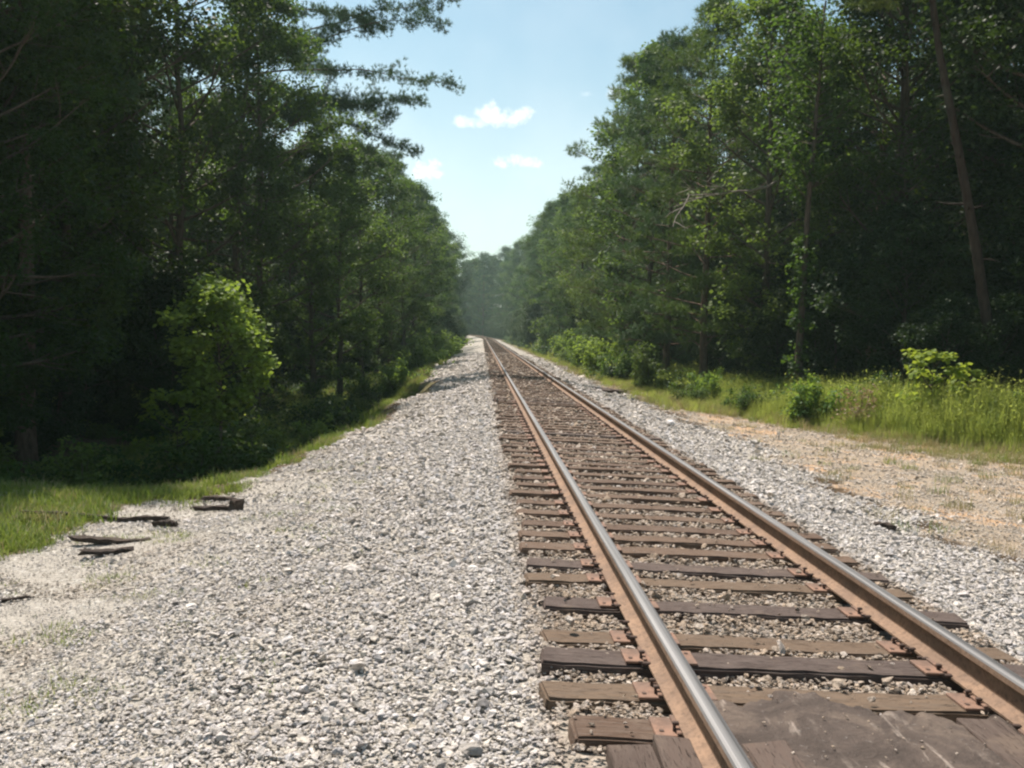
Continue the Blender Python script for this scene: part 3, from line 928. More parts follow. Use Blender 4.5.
scatter_plants('fringe_grass', mid_g, x1, y1, R_.uniform(.35, .8, len(x1)), 'knee-high grass fringing the tall weeds right of the track', 'grass', 5)

# ------------------------------------------------------------------ trees
class Tubes:
    def __init__(s): s.V = []; s.F = []; s.n = 0
    def add(s, pts, rad, sides=6):
        pts = np.asarray(pts, float); m = len(pts)
        tg = np.gradient(pts, axis=0); tg /= np.linalg.norm(tg, axis=1)[:, None] + 1e-9
        ref = np.array([0.31, 0.95, 0.1]) if abs(tg[0][2]) > .8 else np.array([0, 0, 1.0])
        a = np.cross(tg, ref); a /= np.linalg.norm(a, axis=1)[:, None] + 1e-9
        b = np.cross(tg, a)
        th = np.arange(sides) / sides * 2 * pi
        ring = pts[:, None, :] + np.asarray(rad)[:, None, None] * (np.cos(th)[None, :, None] * a[:, None, :] + np.sin(th)[None, :, None] * b[:, None, :])
        s.V.append(ring.reshape(-1, 3))
        i = np.arange(m - 1)[:, None] * sides; j = np.arange(sides)[None, :]
        k = (j + 1) % sides
        q = np.stack([i + j, i + k, i + sides + k, i + sides + j], -1).reshape(-1, 4) + s.n
        s.F.append(q); s.n += m * sides
    def mesh(s, name, mat):
        return make_mesh(name, np.concatenate(s.V), [np.concatenate(s.F)], [mat], smooth=True)


def path(r, p0, d, L, n, up=0.0, jit=.12):
    p = [np.array(p0, float)]; d = np.array(d, float); d /= np.linalg.norm(d)
    for i in range(n):
        d = d + r.normal(0, jit, 3) * .5 + np.array([0, 0, up / n]); d /= np.linalg.norm(d)
        p.append(p[-1] + d * L / n)
    return np.array(p), d


def leaves_mesh(name, r, C, rad, per, size, mat, flat=.6, droop=0.0, face=.8, aspect=.48):
    """C cluster centres (m,3), rad (m,), per leaves each"""
    m = len(C); N = m * per
    c = np.repeat(C, per, 0); rr = np.repeat(rad, per)[:, None]
    off = r.normal(0, 1, (N, 3)); off /= np.linalg.norm(off, axis=1)[:, None]
    off *= (r.uniform(0, 1, (N, 1)) ** .45)
    off[:, 2] *= flat
    p = c + off * rr; p[:, 2] -= droop * rr[:, 0] * (off[:, 0] ** 2 + off[:, 1] ** 2)
    nrm = r.normal(0, 1, (N, 3)); nrm[:, 2] = np.abs(nrm[:, 2]) + face; nrm += off * .6
    nrm /= np.linalg.norm(nrm, axis=1)[:, None]
    d = r.normal(0, 1, (N, 3)) + off * .8; d[:, 2] -= .35
    d -= nrm * np.sum(d * nrm, 1)[:, None]; d /= np.linalg.norm(d, axis=1)[:, None] + 1e-9
    sd = np.cross(nrm, d)
    L = (size * r.uniform(.6, 1.25, N))[:, None]
    V = np.stack([p, p + d * L * .45 + sd * L * aspect, p + d * L - nrm * L * .12, p + d * L * .45 - sd * L * aspect], 1).reshape(-1, 3)
    Fq = np.arange(N * 4).reshape(N, 4)
    return make_mesh(name, V, [Fq], [mat])


def needles_mesh(name, r, C, rad, tufts, per, length, width, mat, flat=.45):
    m = len(C); T = m * tufts
    c = np.repeat(C, tufts, 0); rr = np.repeat(rad, tufts)[:, None]
    off = r.normal(0, 1, (T, 3)); off /= np.linalg.norm(off, axis=1)[:, None]; off *= r.uniform(0, 1, (T, 1)) ** .45; off[:, 2] *= flat
    tp = c + off * rr
    ax = off + r.normal(0, .3, (T, 3)) + np.array([0, 0, .65]); ax /= np.linalg.norm(ax, axis=1)[:, None]
    N = T * per
    p = np.repeat(tp, per, 0); a = np.repeat(ax, per, 0)
    d = a * .75 + r.normal(0, .62, (N, 3)); d /= np.linalg.norm(d, axis=1)[:, None]
    p = p - a * r.uniform(0, .1, (N, 1))
    sd = np.cross(d, r.normal(0, 1, (N, 3))); sd /= np.linalg.norm(sd, axis=1)[:, None]
    L = (length * r.uniform(.7, 1.2, N))[:, None]
    V = np.stack([p - sd * width * .5, p + sd * width * .5, p + d * L + sd * width * .12], 1).reshape(-1, 3)
    return make_mesh(name, V, [np.arange(N * 3).reshape(N, 3)], [mat])


def broadleaf(seed, h, base, R, nl, mat, leaf=.12, per=48, trunk_r=.15, lean=(0, 0), crad=.55, peak=.4, bark=None, subs=5, droopy=.0, flat=.65):
    """tree with trunk, limbs and clumped crown; returns (Empty > trunk, crown)"""
    r = np.random.RandomState(seed); T = Tubes(); C = []; Rd = []
    n = 12; tz = np.linspace(0, 1, n + 1)
    wx = np.cumsum(r.normal(0, .06, n + 1)) * h / 14; wy = np.cumsum(r.normal(0, .06, n + 1)) * h / 14
    pts = np.stack([wx - wx[0] + lean[0] * tz ** 1.3, wy - wy[0] + lean[1] * tz ** 1.3, tz * h * .93 - .25], 1)
    rad = trunk_r * (1 - tz * .86) + trunk_r * .5 * np.exp(-tz * 22)
    T.add(pts, rad, 9)
    ga = r.uniform(0, 6.28)
    for i in range(nl):
        u = (i + r.uniform(0, 1)) / nl
        hz_ = base + (h * .93 - base) * u
        prof = (u / peak) ** .5 if u < peak else max(.12, (1 - ((u - peak) / (1 - peak)) ** 1.7)) ** .75
        L = R * prof * r.uniform(.65, 1.15)
        ga += 2.4 + r.normal(0, .35)
        f = hz_ / (h * .93) * n; i0 = min(int(f), n - 1); p0 = pts[i0] + (pts[i0 + 1] - pts[i0]) * (f - i0)
        elv = .15 + .65 * u + r.normal(0, .15)
        d = (cos(ga) * cos(elv), sin(ga) * cos(elv), sin(elv))
        lr = max(.018, trunk_r * .42 * (1 - .7 * u))
        lp, dd = path(r, p0, d, L, 6, up=.35 - droopy)
        T.add(lp, lr * np.linspace(1, .25, 7), 5)
        C.append(lp[-1]); Rd.append(crad)
        for s in range(subs):
            t = r.uniform(.3, .98); q = t * 6; j = min(int(q), 5); sp0 = lp[j] + (lp[j + 1] - lp[j]) * (q - j)
            sd = dd + r.normal(0, .75, 3); sd[2] = sd[2] * .6 + .1
            sL = (.35 + .3 * r.uniform()) * max(L, R * .3) * (1.1 - .5 * t)
            spp, _ = path(r, sp0, sd, sL, 3, up=.15 - droopy)
            T.add(spp, lr * .4 * np.linspace(1, .3, 4), 4)
            C.append(spp[-1]); Rd.append(crad * r.uniform(.6, 1.1))
            if r.uniform() < .6: C.append(spp[-2]); Rd.append(crad * r.uniform(.5, .8))
    C.append(pts[-1]); Rd.append(crad)
    C = np.array(C); Rd = np.array(Rd)
    return T.mesh('trunk', bark or BARK), leaves_mesh('crown', r, C, Rd, per, leaf, mat, flat=flat)


def pine(seed, h, base, R, nl, mat, trunk_r=.16, lean=(0, 0), tufts=9, per=9, crad=.45, length=.20, width=.022, peak=.3, elev=.1, dead=0, bark=None):
    r = np.random.RandomState(seed); T = Tubes(); C = []; Rd = []
    n = 12; tz = np.linspace(0, 1, n + 1)
    wx = np.cumsum(r.normal(0, .03, n + 1)) * h / 14; wy = np.cumsum(r.normal(0, .03, n + 1)) * h / 14
    pts = np.stack([wx - wx[0] + lean[0] * tz ** 1.2, wy - wy[0] + lean[1] * tz ** 1.2, tz * h * .97 - .25], 1)
    T.add(pts, trunk_r * (1 - tz * .88) + trunk_r * .4 * np.exp(-tz * 22), 9)
    ga = 0
    for i in range(nl + dead):
        isdead = i >= nl
        u = (i + r.uniform(0, 1)) / nl if not isdead else -r.uniform(.05, .5)
        hz_ = base + (h * .95 - base) * u if not isdead else base * r.uniform(.35, 1)
        prof = (.55 + .45 * u / peak) if u < peak else (1 - ((u - peak) / (1 - peak)) ** 1.5) ** .8 if u < 1 else .1
        L = R * max(prof, .15) * r.uniform(.6, 1.15)
        ga += 2.4 + r.normal(0, .4)
        f = hz_ / (h * .97) * n; i0 = min(int(f), n - 1); p0 = pts[i0] + (pts[i0 + 1] - pts[i0]) * (f - i0)
        elv = elev + .5 * max(u, 0) + r.normal(0, .12)
        d = (cos(ga) * cos(elv), sin(ga) * cos(elv), sin(elv))
        lr = max(.014, trunk_r * .28 * (1 - .65 * max(u, 0)))
        if isdead: L *= .6
        lp, dd = path(r, p0, d, L, 6, up=.25, jit=.16)
        T.add(lp, lr * np.linspace(1, .2, 7), 4)
        if isdead: continue
        C.append(lp[-1]); Rd.append(crad)
        for s in range(6):
            t = r.uniform(.35, 1.0); q = t * 6; j = min(int(q), 5); sp0 = lp[j] + (lp[j + 1] - lp[j]) * (q - j)
            sd = dd + r.normal(0, .8, 3); sd[2] = sd[2] * .3 + .15
            spp, _ = path(r, sp0, sd, max(.3, L * .32 * r.uniform(.6, 1.3)), 3, up=.2)
            T.add(spp, lr * .4 * np.linspace(1, .3, 4), 3)
            C.append(spp[-1]); Rd.append(crad * r.uniform(.6, 1.0))
    C.append(pts[-1]); Rd.append(crad * .7)
    return T.mesh('trunk', bark or PINE_BARK), needles_mesh('crown', r, np.array(C), np.array(Rd), tufts, per, length, width, mat)


def bush(seed, h, R, ns, mat, leaf=.09, per=55, crad=.32):
    r = np.random.RandomState(seed); T = Tubes(); C = []; Rd = []
    for i in range(ns):
        a = r.uniform(0, 6.28); el_ = r.uniform(.55, 1.45)
        L = h * r.uniform(.65, 1.05) if el_ > 1 else R * r.uniform(.7, 1.1)
        lp, dd = path(r, (r.normal(0, .06), r.normal(0, .06), -.08), (cos(a) * cos(el_), sin(a) * cos(el_), sin(el_)), L, 5, up=.1, jit=.2)
        T.add(lp, .014 * h / 1.5 * np.linspace(1, .3, 6), 4)
        for j in (2, 3, 4, 5):
            C.append(lp[j] + r.normal(0, .1, 3)); Rd.append(crad * r.uniform(.55, 1.1))
    return T.mesh('stems', BARK), leaves_mesh('foliage', r, np.array(C), np.array(Rd), per, leaf, mat, flat=.75)


PROTO = {}
def proto(key, fn, *a, **k): PROTO[key] = fn(*a, **k)

proto('leafA1', broadleaf, 1, 14.5, 1.3, 3.3, 46, LEAF_A, per=96, leaf=.10, crad=.62)
proto('leafA2', broadleaf, 2, 15.0, 2.4, 3.6, 44, LEAF_A, per=96, leaf=.10, crad=.65, peak=.5)
LEAF_SHADE = leaf_mat('leaves_darkened_as_shade', (0.012, 0.028, 0.008), (0.028, 0.058, 0.013), 0.42, (0.15, 0.23, 0.018))  # leaf colour darkened to paint deep shade on the nearest edge trees
proto('leafD', broadleaf, 21, 16.0, 1.8, 3.8, 52, LEAF_SHADE, per=96, leaf=.10, crad=.65, peak=.45)
proto('leafB1', broadleaf, 3, 12.5, .9, 2.7, 44, LEAF_B, per=58, leaf=.11, crad=.52, peak=.45)
proto('leafB2', broadleaf, 4, 13.5, 1.2, 2.9, 46, LEAF_B, per=56, leaf=.12, crad=.55, peak=.35)
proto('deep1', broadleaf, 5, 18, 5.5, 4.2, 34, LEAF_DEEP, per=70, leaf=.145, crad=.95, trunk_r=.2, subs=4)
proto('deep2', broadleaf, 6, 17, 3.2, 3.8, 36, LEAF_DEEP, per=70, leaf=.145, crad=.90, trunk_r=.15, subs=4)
proto('deep3', pine, 7, 19, 8, 3.2, 34, NEEDLE, trunk_r=.22, tufts=12, per=9, crad=.75, length=.26, width=.035, dead=8)
proto('pine1', pine, 8, 16, 5, 3.0, 50, NEEDLE, trunk_r=.17, tufts=13, per=10, crad=.52, dead=5)
proto('pine2', pine, 9, 13.5, 1.2, 2.9, 64, NEEDLE, trunk_r=.14, tufts=13, per=10, crad=.55, elev=.0)
proto('pine3', pine, 10, 14, 1.6, 3.1, 64, NEEDLE_Y, trunk_r=.14, tufts=13, per=10, crad=.55, elev=.05, peak=.4)
proto('under', broadleaf, 12, 5.5, .4, 2.0, 26, LEAF_DEEP, per=85, leaf=.105, crad=.5, trunk_r=.05, subs=4)
proto('bush1', bush, 13, 1.5, 1.1, 16, LEAF_BUSH)
proto('bush2', bush, 14, 1.3, 1.3, 16, LEAF_A, leaf=.08)
proto('bush3', bush, 15, 1.8, 1.2, 15, LEAF_B, leaf=.09)
proto('sapling', broadleaf, 16, 2.2, .5, .85, 11, LEAF_YEL, per=9, leaf=.12, crad=.20, trunk_r=.018, subs=3)
proto('dead_bush', bush, 17, .9, .6, 9, LEAF_DRY, leaf=.06, per=18, crad=.2)

THING_COUNT = {}


def place(key, x, y, s=1.0, rz=None, name='tree', label='', cat='tree', group=None, sz=None, tilt=(0, 0), part_names=('trunk', 'crown'), dz=0, seed=[0]):
    seed[0] += 1
    rr = random.Random(seed[0] * 7 + 3)
    tm, cm = PROTO[key]
    e = link(bpy.data.objects.new(name, None)); e.empty_display_size = .3
    e.location = (x, y, float(height(x, y)) + dz)
    e.rotation_euler = (tilt[0], tilt[1], rr.uniform(0, 6.28) if rz is None else rz)
    e.scale = (s * rr.uniform(.93, 1.07), s * rr.uniform(.93, 1.07), sz or s)
    a = link(bpy.data.objects.new(part_names[0], tm), e)
    b = link(bpy.data.objects.new(part_names[1], cm), e)
    tag(e, label, cat, group)
    return e


# ---- edge of the wood, left (x, y, kind, scale, label)
GL = 'trees along the edge of the left-hand wood'
LEFT = [
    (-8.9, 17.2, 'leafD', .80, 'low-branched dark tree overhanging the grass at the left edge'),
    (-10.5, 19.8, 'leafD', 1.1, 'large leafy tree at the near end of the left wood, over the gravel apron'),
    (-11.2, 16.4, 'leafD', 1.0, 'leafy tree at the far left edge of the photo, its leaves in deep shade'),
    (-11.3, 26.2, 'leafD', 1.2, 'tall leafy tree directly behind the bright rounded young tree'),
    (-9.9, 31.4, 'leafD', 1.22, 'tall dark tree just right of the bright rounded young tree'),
    (-8.4, 36.0, 'leafA1', 1.15, 'leafy tree behind the yellow-green shrub on the left grass'),
    (-7.0, 40.0, 'leafB1', .98, 'pale olive tree standing right under the overhanging pine branches'),
    (-6.9, 46.5, 'leafB2', .95, 'olive leafy tree beside the trunk of the overhanging pine'),
    (-6.6, 53.5, 'leafA2', .96, 'dark leafy tree just past the overhanging pine'),
    (-6.6, 61.0, 'leafA1', 1.05, 'leafy tree below the small cloud at the left treetops'),
    (-6.6, 69.0, 'pine1', 1.05, 'pine poking above the left treetops under the small cloud'),
    (-6.3, 77.0, 'leafB2', 1.22, 'leafy tree above the row of low bushes on the left bank'),
    (-6.3, 86.0, 'leafA1', 1.2, 'leafy tree two crowns beyond the pine under the left cloud'),
    (-6.2, 96.0, 'pine2', 1.32, 'pine near the far shoulder of the left treeline'),
    (-6.4, 107.0, 'leafB1', 1.45, 'leafy tree on the sloping shoulder where the left treeline falls away'),
    (-6.5, 119.0, 'leafA2', 1.3, 'farthest separate tree of the left treeline'),
]
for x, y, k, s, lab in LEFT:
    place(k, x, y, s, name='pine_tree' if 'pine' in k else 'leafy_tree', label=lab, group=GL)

# ---- edge of the wood, right
GR = 'trees along the edge of the right-hand wood'
RIGHT = [
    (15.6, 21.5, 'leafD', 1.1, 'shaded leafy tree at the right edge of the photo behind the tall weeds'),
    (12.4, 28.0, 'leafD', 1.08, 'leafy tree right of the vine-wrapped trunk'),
    (9.8, 32.5, 'leafB1', 1.2, 'leafy tree left of the vine-wrapped trunk'),
    (8.6, 36.5, 'pine3', 1.12, 'yellow-green pine above the middle of the tall weeds'),
    (8.2, 42.0, 'pine2', 1.2, 'bushy pine whose crown fills the upper right skyline'),
    (8.4, 48.0, 'leafB2', 1.30, 'olive leafy tree next beyond the bushy skyline pine'),
    (8.5, 54.0, 'pine3', 1.34, 'pine whose tip stands out highest left in the right treeline'),
    (8.9, 61.5, 'pine2', 1.26, 'pine with a ragged left outline against the sky'),
    (8.8, 69.0, 'leafB1', 1.15, 'low olive tree just beyond the ragged pine on the right'),
    (8.2, 77.0, 'leafA1', .98, 'leafy tree second beyond the ragged pine on the right'),
    (8.4, 86.0, 'pine2', 1.12, 'pine above the paler bushes of the right bank'),
    (8.5, 96.0, 'leafB2', 1.28, 'round-topped leafy tree of the far right treeline'),
    (8.6, 107.0, 'pine1', 1.15, 'far pine of the right treeline beside the round-topped tree'),
    (8.8, 119.0, 'leafA2', 1.3, 'leafy tree near the far end of the right treeline'),
    (8.8, 131.0, 'pine2', 1.5, 'farthest separate pine of the right treeline'),
]
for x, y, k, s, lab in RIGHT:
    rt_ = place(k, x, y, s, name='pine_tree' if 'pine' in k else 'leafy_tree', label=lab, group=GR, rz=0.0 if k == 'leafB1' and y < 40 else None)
    if k == 'leafB1' and y < 40: RIGHT_ROOT = rt_

# ---- special trees
# pine on the left whose long branches reach out over the track
def overhanging_pine():
    r = np.random.RandomState(77); T = Tubes(); C = []; Rd = []
    n = 14; tz = np.linspace(0, 1, n + 1); h = 20
    pts = np.stack([1.2 * tz ** 1.6, 0 * tz, tz * h - .3], 1); pts[:, 0] += np.cumsum(r.normal(0, .04, n + 1)); pts[:, 1] += np.cumsum(r.normal(0, .05, n + 1))
    T.add(pts, .20 * (1 - .8 * tz) + .08 * np.exp(-tz * 22), 10)
    spec = [(12.0, -.25, 7.4, .30), (12.4, .25, 8.0, .26), (13.0, -.05, 8.2, .22), (14.6, .25, 9.2, .22), (15.2, -.30, 9.2, .24), (16.2, .05, 9.0, .22), (17.4, .7, 5.6, .4), (11.2, .8, 4.0, .2),
            (15.0, -1.0, 4.6, .25), (18.2, -.5, 6.0, .4), (13.0, 2.6, 3.4, .1), (14.8, 3.4, 3.6, .2), (16.6, 2.2, 3.2, .2), (17.8, 4.0, 3.0, .3), (19.0, 3.0, 2.0, .6), (11.0, 3.3, 3.0, .0), (10.4, -2.2, 3.0, 0),
            (12.2, -.8, 4.6, .2), (16.2, 1.1, 4.6, .25), (17.2, -1.2, 4.2, .3), (19.0, .3, 4.8, .45), (14.2, 1.3, 4.2, .2), (13.9, .05, 6.6, .1), (12.9, .0, 6.0, .12),
            (17.8, -.10, 12.6, .34), (18.2, .12, 12.8, .34), (18.6, .02, 13.4, .32), (18.9, -.22, 12.0, .32), (19.3, .10, 12.4, .30)]  # unseen upper limbs, added to cast the shadow band across the track
    for hz_, a, L, e_ in spec:
        f = hz_ / h * n; i0 = min(int(f), n - 1); p0 = pts[i0] + (pts[i0 + 1] - pts[i0]) * (f - i0)
        lp, dd = path(r, p0, (cos(a), sin(a), e_ * 1.2), L * .84, 9, up=-.42, jit=.14)
        T.add(lp, .055 * np.linspace(1, .2, 10), 5)
        for s in range(21):
            t = .22 + .78 * (s + r.uniform()) / 16; q = t * 9; j = min(int(q), 8); sp0 = lp[j] + (lp[j + 1] - lp[j]) * (q - j)
            sd = dd * .8 + r.normal(0, .85, 3); sd[2] = sd[2] * .40 - .02
            sl_ = r.uniform(.5, 1.25) * (1.15 - .55 * t)
            sp_, _ = path(r, sp0, sd, sl_, 4, up=.1)
            T.add(sp_, .017 * np.linspace(1, .3, 5), 4)
            for c in (sp_[-1], sp_[2]):
                C.append(c); Rd.append(.44 * r.uniform(.65, 1.15))
    return T.mesh('trunk', PINE_BARK), needles_mesh('crown', r, np.array(C), np.array(Rd), 18, 12, .18, .020, NEEDLE, flat=.85)


PROTO['over'] = overhanging_pine()
place('over', -11.5, 44.0, 1.0, dz=.6, rz=0.0, name='overhanging_pine', label='tall pine on the left stretching long layered branches over the track against the sky', cat='tree', group=GL)
# big pine trunk at the far right, leaning left towards its top
DARK_BARK = bark_mat('dark_pine_bark', (0.022, 0.016, 0.013), (0.060, 0.044, 0.034), (7, 7, 2.2))
PROTO['bigpine'] = pine(31, 19, 10.5, 4.0, 36, NEEDLE_Y, bark=DARK_BARK, trunk_r=.15, lean=(-4.2, 0.6), tufts=13, per=10, crad=.6, dead=9, elev=-.05)
place('bigpine', 12.7, 22.6, 1.0, rz=0.0, name='leaning_pine', label='dark straight pine trunk leaning left behind the yellow-green sapling and tall weeds', cat='tree', group=GR)
# slender tree with a creeper up its trunk
def vine_tree():
    r = np.random.RandomState(55); T = Tubes()
    h = 12; tz = np.linspace(0, 1, 13)
    pts = np.stack([.3 * tz + np.cumsum(r.normal(0, .03, 13)), np.cumsum(r.normal(0, .03, 13)), tz * h - .2], 1)
    T.add(pts, .12 * (1 - .8 * tz) + .04 * np.exp(-tz * 20), 8)
    C = []; Rd = []
    for k in range(40):
        t = r.uniform(.02, .45); f = t * 12; i0 = int(f); C.append(pts[i0] + (pts[i0 + 1] - pts[i0]) * (f - i0) + r.normal(0, .10, 3)); Rd.append(r.uniform(.18, .38))
    for k in range(60):
        t = r.uniform(.5, 1.0); a = r.uniform(0, 6.28); f = min(t * 12, 11.9); i0 = int(f)
        p0 = pts[i0] + (pts[i0 + 1] - pts[i0]) * (f - i0)
        lp, dd = path(r, p0, (cos(a), sin(a), .4), r.uniform(.6, 2.0), 4, up=.3)
        T.add(lp, .02 * np.linspace(1, .3, 5), 4); C.append(lp[-1]); Rd.append(.5); C.append(lp[2]); Rd.append(.35)
    return T.mesh('trunk', BARK), leaves_mesh('crown', r, np.array(C), np.array(Rd), 50, .11, LEAF_A)


PROTO['vine'] = vine_tree()
place('vine', 9.3, 27.4, 1.0, rz=0, name='vine_wrapped_tree', label='slender tree with leafy creeper up its trunk behind the green bushes on the right', cat='tree', group=GR)
# bare pale limbs in the right-hand wood
def snag():
    r = np.random.RandomState(8); T = Tubes()
    pts, _ = path(r, (1.9, 1.2, 1.6), (-.85, -.5, -.25), 3.2, 9, up=-.5, jit=.25); T.add(pts, .035 * np.linspace(1, .4, 10), 7)
    for hz_, a, L, e_ in ((5, 3.4, 1.2, .3), (9, 3.9, 1.5, -1.2), (7, 3.6, 1.1, .1), (6, 3.0, 1.0, -.3)):
        lp, dd = path(r, pts[hz_], (cos(a), sin(a), e_), L, 6, jit=.2); T.add(lp, .020 * np.linspace(1, .3, 7), 5)
        for _ in range(3):
            sp_, _d = path(r, lp[r.randint(2, 6)], dd + r.normal(0, .7, 3), .6, 3, jit=.2); T.add(sp_, .012 * np.linspace(1, .4, 4), 4)
    return T.mesh('dead_tree', DEADWOOD)


db = link(bpy.data.objects.new('dead_branch', snag()), RIGHT_ROOT)
db.matrix_parent_inverse = Matrix.Translation(RIGHT_ROOT.location).inverted() if False else Matrix()
db.location = (-1.9, -1.6, 4.6); db['label'] = 'bare pale broken branch hanging out of the crown'
# bright rounded young tree on the left
PROTO['young'] = broadleaf(41, 4.9, 1.9, 1.15, 26, LEAF_BUSH, per=46, leaf=.10, crad=.38, trunk_r=.045, subs=4, peak=.55)
place('young', -5.25, 19.3, .97, name='young_tree', label='bright green rounded young tree standing out before the dark left wood', cat='tree')

# ---- shrubs
GB = 'shrubs at the foot of the woods'
SH = [
    (-6.35, 15.2, 'bush3', .72, 'low olive shrub in shade at the left edge of the grass'), (-7.7, 15.6, 'bush2', .8, 'dark low shrub farthest left under the trees'),
    (-4.35, 25.0, 'bush1', .75, 'yellow-green shrub lit by the sun on the left grass'), (-5.4, 25.0, 'bush1', .5, 'small bright shrub left of the sunlit yellow-green one'),
    (-6.3, 22.0, 'bush2', .9, 'dark shrub behind the rounded young tree'), (-5.4, 31.5, 'bush2', 1.15, 'leafy shrub where the left grass strip ends'),
    (-4.5, 37.5, 'bush3', .95, 'olive shrub at the crest of the gravel bank'), (-3.7, 43.0, 'bush1', 1.3, 'green shrub on the left bank opposite the shadow across the track'),
    (-3.7, 49.5, 'bush3', 1.5, 'olive shrub just past the shadow across the track'), (-3.5, 57.0, 'bush1', 1.7, 'bright green shrub leaning over the left gravel bank'),
    (-3.4, 65.0, 'bush1', 1.9, 'tall bright shrub midway along the left bank'), (-3.4, 74.0, 'bush1', 1.9, 'tall green shrub past the bright one on the left bank'),
    (-3.5, 85.0, 'bush1', 2.1, 'far bright shrub on the left bank'), (-4.1, 98.0, 'bush3', 1.9, 'farthest shrub on the left bank'),
    (8.2, 23.2, 'bush1', .85, 'bright bush with broad leaves at the left end of the tall weeds'), (7.35, 31.0, 'bush1', .80, 'bright bush just left of the broad-leaved one on the right'),
    (6.75, 29.5, 'bush2', .62, 'low bush left of the two bright ones on the right'), (6.5, 36.0, 'bush3', 1.1, 'olive bush at the foot of the right trees'),
    (6.3, 42.0, 'bush2', 1.3, 'dark bush beside the thin grass strip on the right'), (6.1, 49.0, 'bush1', 1.5, 'bright bush leaning out halfway along the right treeline'),
    (6.2, 57.0, 'bush1', 1.6, 'green bush halfway along the right treeline'), (6.6, 66.0, 'bush3', 1.5, 'yellowing bush toward the far end of the right bank'),
    (6.7, 77.0, 'bush1', 1.6, 'far green bush on the right bank'), (6.6, 90.0, 'bush3', 2.0, 'farthest bush on the right bank'),
    (12.0, 19.6, 'bush1', .8, 'green bush behind the weeds at the right edge of the photo'),
    (-8.9, 17.6, 'bush3', 1.1, 'shrub under the trees at the left edge'), (-5.3, 18.4, 'bush2', 1.25, 'dark shrub in the shade right under the bright young tree'), (-4.9, 20.6, 'bush3', 1.0, 'olive shrub just right of the foot of the bright young tree'), (-6.9, 18.0, 'bush2', 1.0, 'dark shrub left of the rounded young tree'),
    (10.2, 23.4, 'bush2', 1.1, 'dark bush left of the yellow-green sapling'), (7.5, 26.3, 'bush2', .7, 'small dark bush beside the vine-wrapped trunk')]
for x, y, k, s, lab in SH:
    place(k, x, y, s, name='shrub', label=lab, cat='shrub', group=GB, part_names=('stems', 'foliage'))
place('sapling', 10.3, 21.2, 1.05, name='sapling', label='yellow-green sapling rising out of the tall weeds', cat='sapling', group='saplings in the weeds', dz=-.1)
place('sapling', 11.3, 21.6, .85, name='sapling', label='smaller yellow-green sapling to the right of the taller one', cat='sapling', group='saplings in the weeds', dz=-.1)
place('dead_bush', 9.0, 21.6, 1.25, name='dry_shrub', label='small dry pinkish-brown shrub behind the weeds, left of the sapling', cat='shrub', part_names=('stems', 'foliage'))
place('sapling', -6.6, 21.0, 1.1, name='sapling', label='thin sapling in the shade left of the rounded young tree', cat='sapling')

# ---- inner wood: the trees that show between the edge trees are things, the dark mass behind them is one
rw = random.Random(99)
mass = []          # (proto, x, y, scale)
RANK = ['first', 'second', 'third']


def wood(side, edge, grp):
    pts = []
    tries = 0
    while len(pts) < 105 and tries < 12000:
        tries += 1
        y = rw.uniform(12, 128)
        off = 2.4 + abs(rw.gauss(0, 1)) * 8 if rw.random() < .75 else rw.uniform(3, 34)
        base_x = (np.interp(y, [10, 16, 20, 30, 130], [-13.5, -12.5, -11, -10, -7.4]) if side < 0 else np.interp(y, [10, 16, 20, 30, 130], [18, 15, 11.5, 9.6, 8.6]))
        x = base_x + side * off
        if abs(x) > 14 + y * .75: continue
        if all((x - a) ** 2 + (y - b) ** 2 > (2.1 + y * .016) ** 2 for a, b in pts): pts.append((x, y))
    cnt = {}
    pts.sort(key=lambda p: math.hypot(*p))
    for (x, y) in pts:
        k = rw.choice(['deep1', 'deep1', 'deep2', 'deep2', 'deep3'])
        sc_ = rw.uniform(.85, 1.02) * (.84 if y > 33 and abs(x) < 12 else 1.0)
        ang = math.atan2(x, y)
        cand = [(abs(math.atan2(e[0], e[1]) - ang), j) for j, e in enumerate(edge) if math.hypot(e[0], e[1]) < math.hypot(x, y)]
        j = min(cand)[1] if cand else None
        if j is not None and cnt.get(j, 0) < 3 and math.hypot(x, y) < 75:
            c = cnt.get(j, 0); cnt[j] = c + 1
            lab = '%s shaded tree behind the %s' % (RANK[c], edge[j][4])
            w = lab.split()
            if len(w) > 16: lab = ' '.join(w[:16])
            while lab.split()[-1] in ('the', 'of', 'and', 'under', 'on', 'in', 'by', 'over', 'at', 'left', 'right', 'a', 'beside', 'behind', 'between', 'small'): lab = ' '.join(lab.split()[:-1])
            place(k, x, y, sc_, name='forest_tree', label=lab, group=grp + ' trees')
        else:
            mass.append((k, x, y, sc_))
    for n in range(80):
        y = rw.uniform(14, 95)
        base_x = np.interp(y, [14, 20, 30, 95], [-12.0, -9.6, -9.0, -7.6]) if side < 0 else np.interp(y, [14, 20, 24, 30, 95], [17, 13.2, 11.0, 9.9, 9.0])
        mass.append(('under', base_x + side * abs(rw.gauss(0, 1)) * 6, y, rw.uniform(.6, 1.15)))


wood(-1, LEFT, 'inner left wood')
wood(1, RIGHT, 'inner right wood')

# a few distinct dark trunks near the front of the left wood
for x, y, k, s, ti, lab in ((-10.5, 22.3, 'deep3', .95, (0, .0), 'straight dark pine trunk, second from the left edge of the photo'),
                        (-11.2, 21.6, 'deep3', 1.0, (0, 0), 'dark pine trunk nearest the left edge of the photo'),
                        (-12.6, 26.4, 'deep1', .95, (0, .10), 'dark trunk leaning right near the front of the left wood')):
    place(k, x, y, s, name='forest_tree', label=lab, group=GL, tilt=ti, rz=1.0)

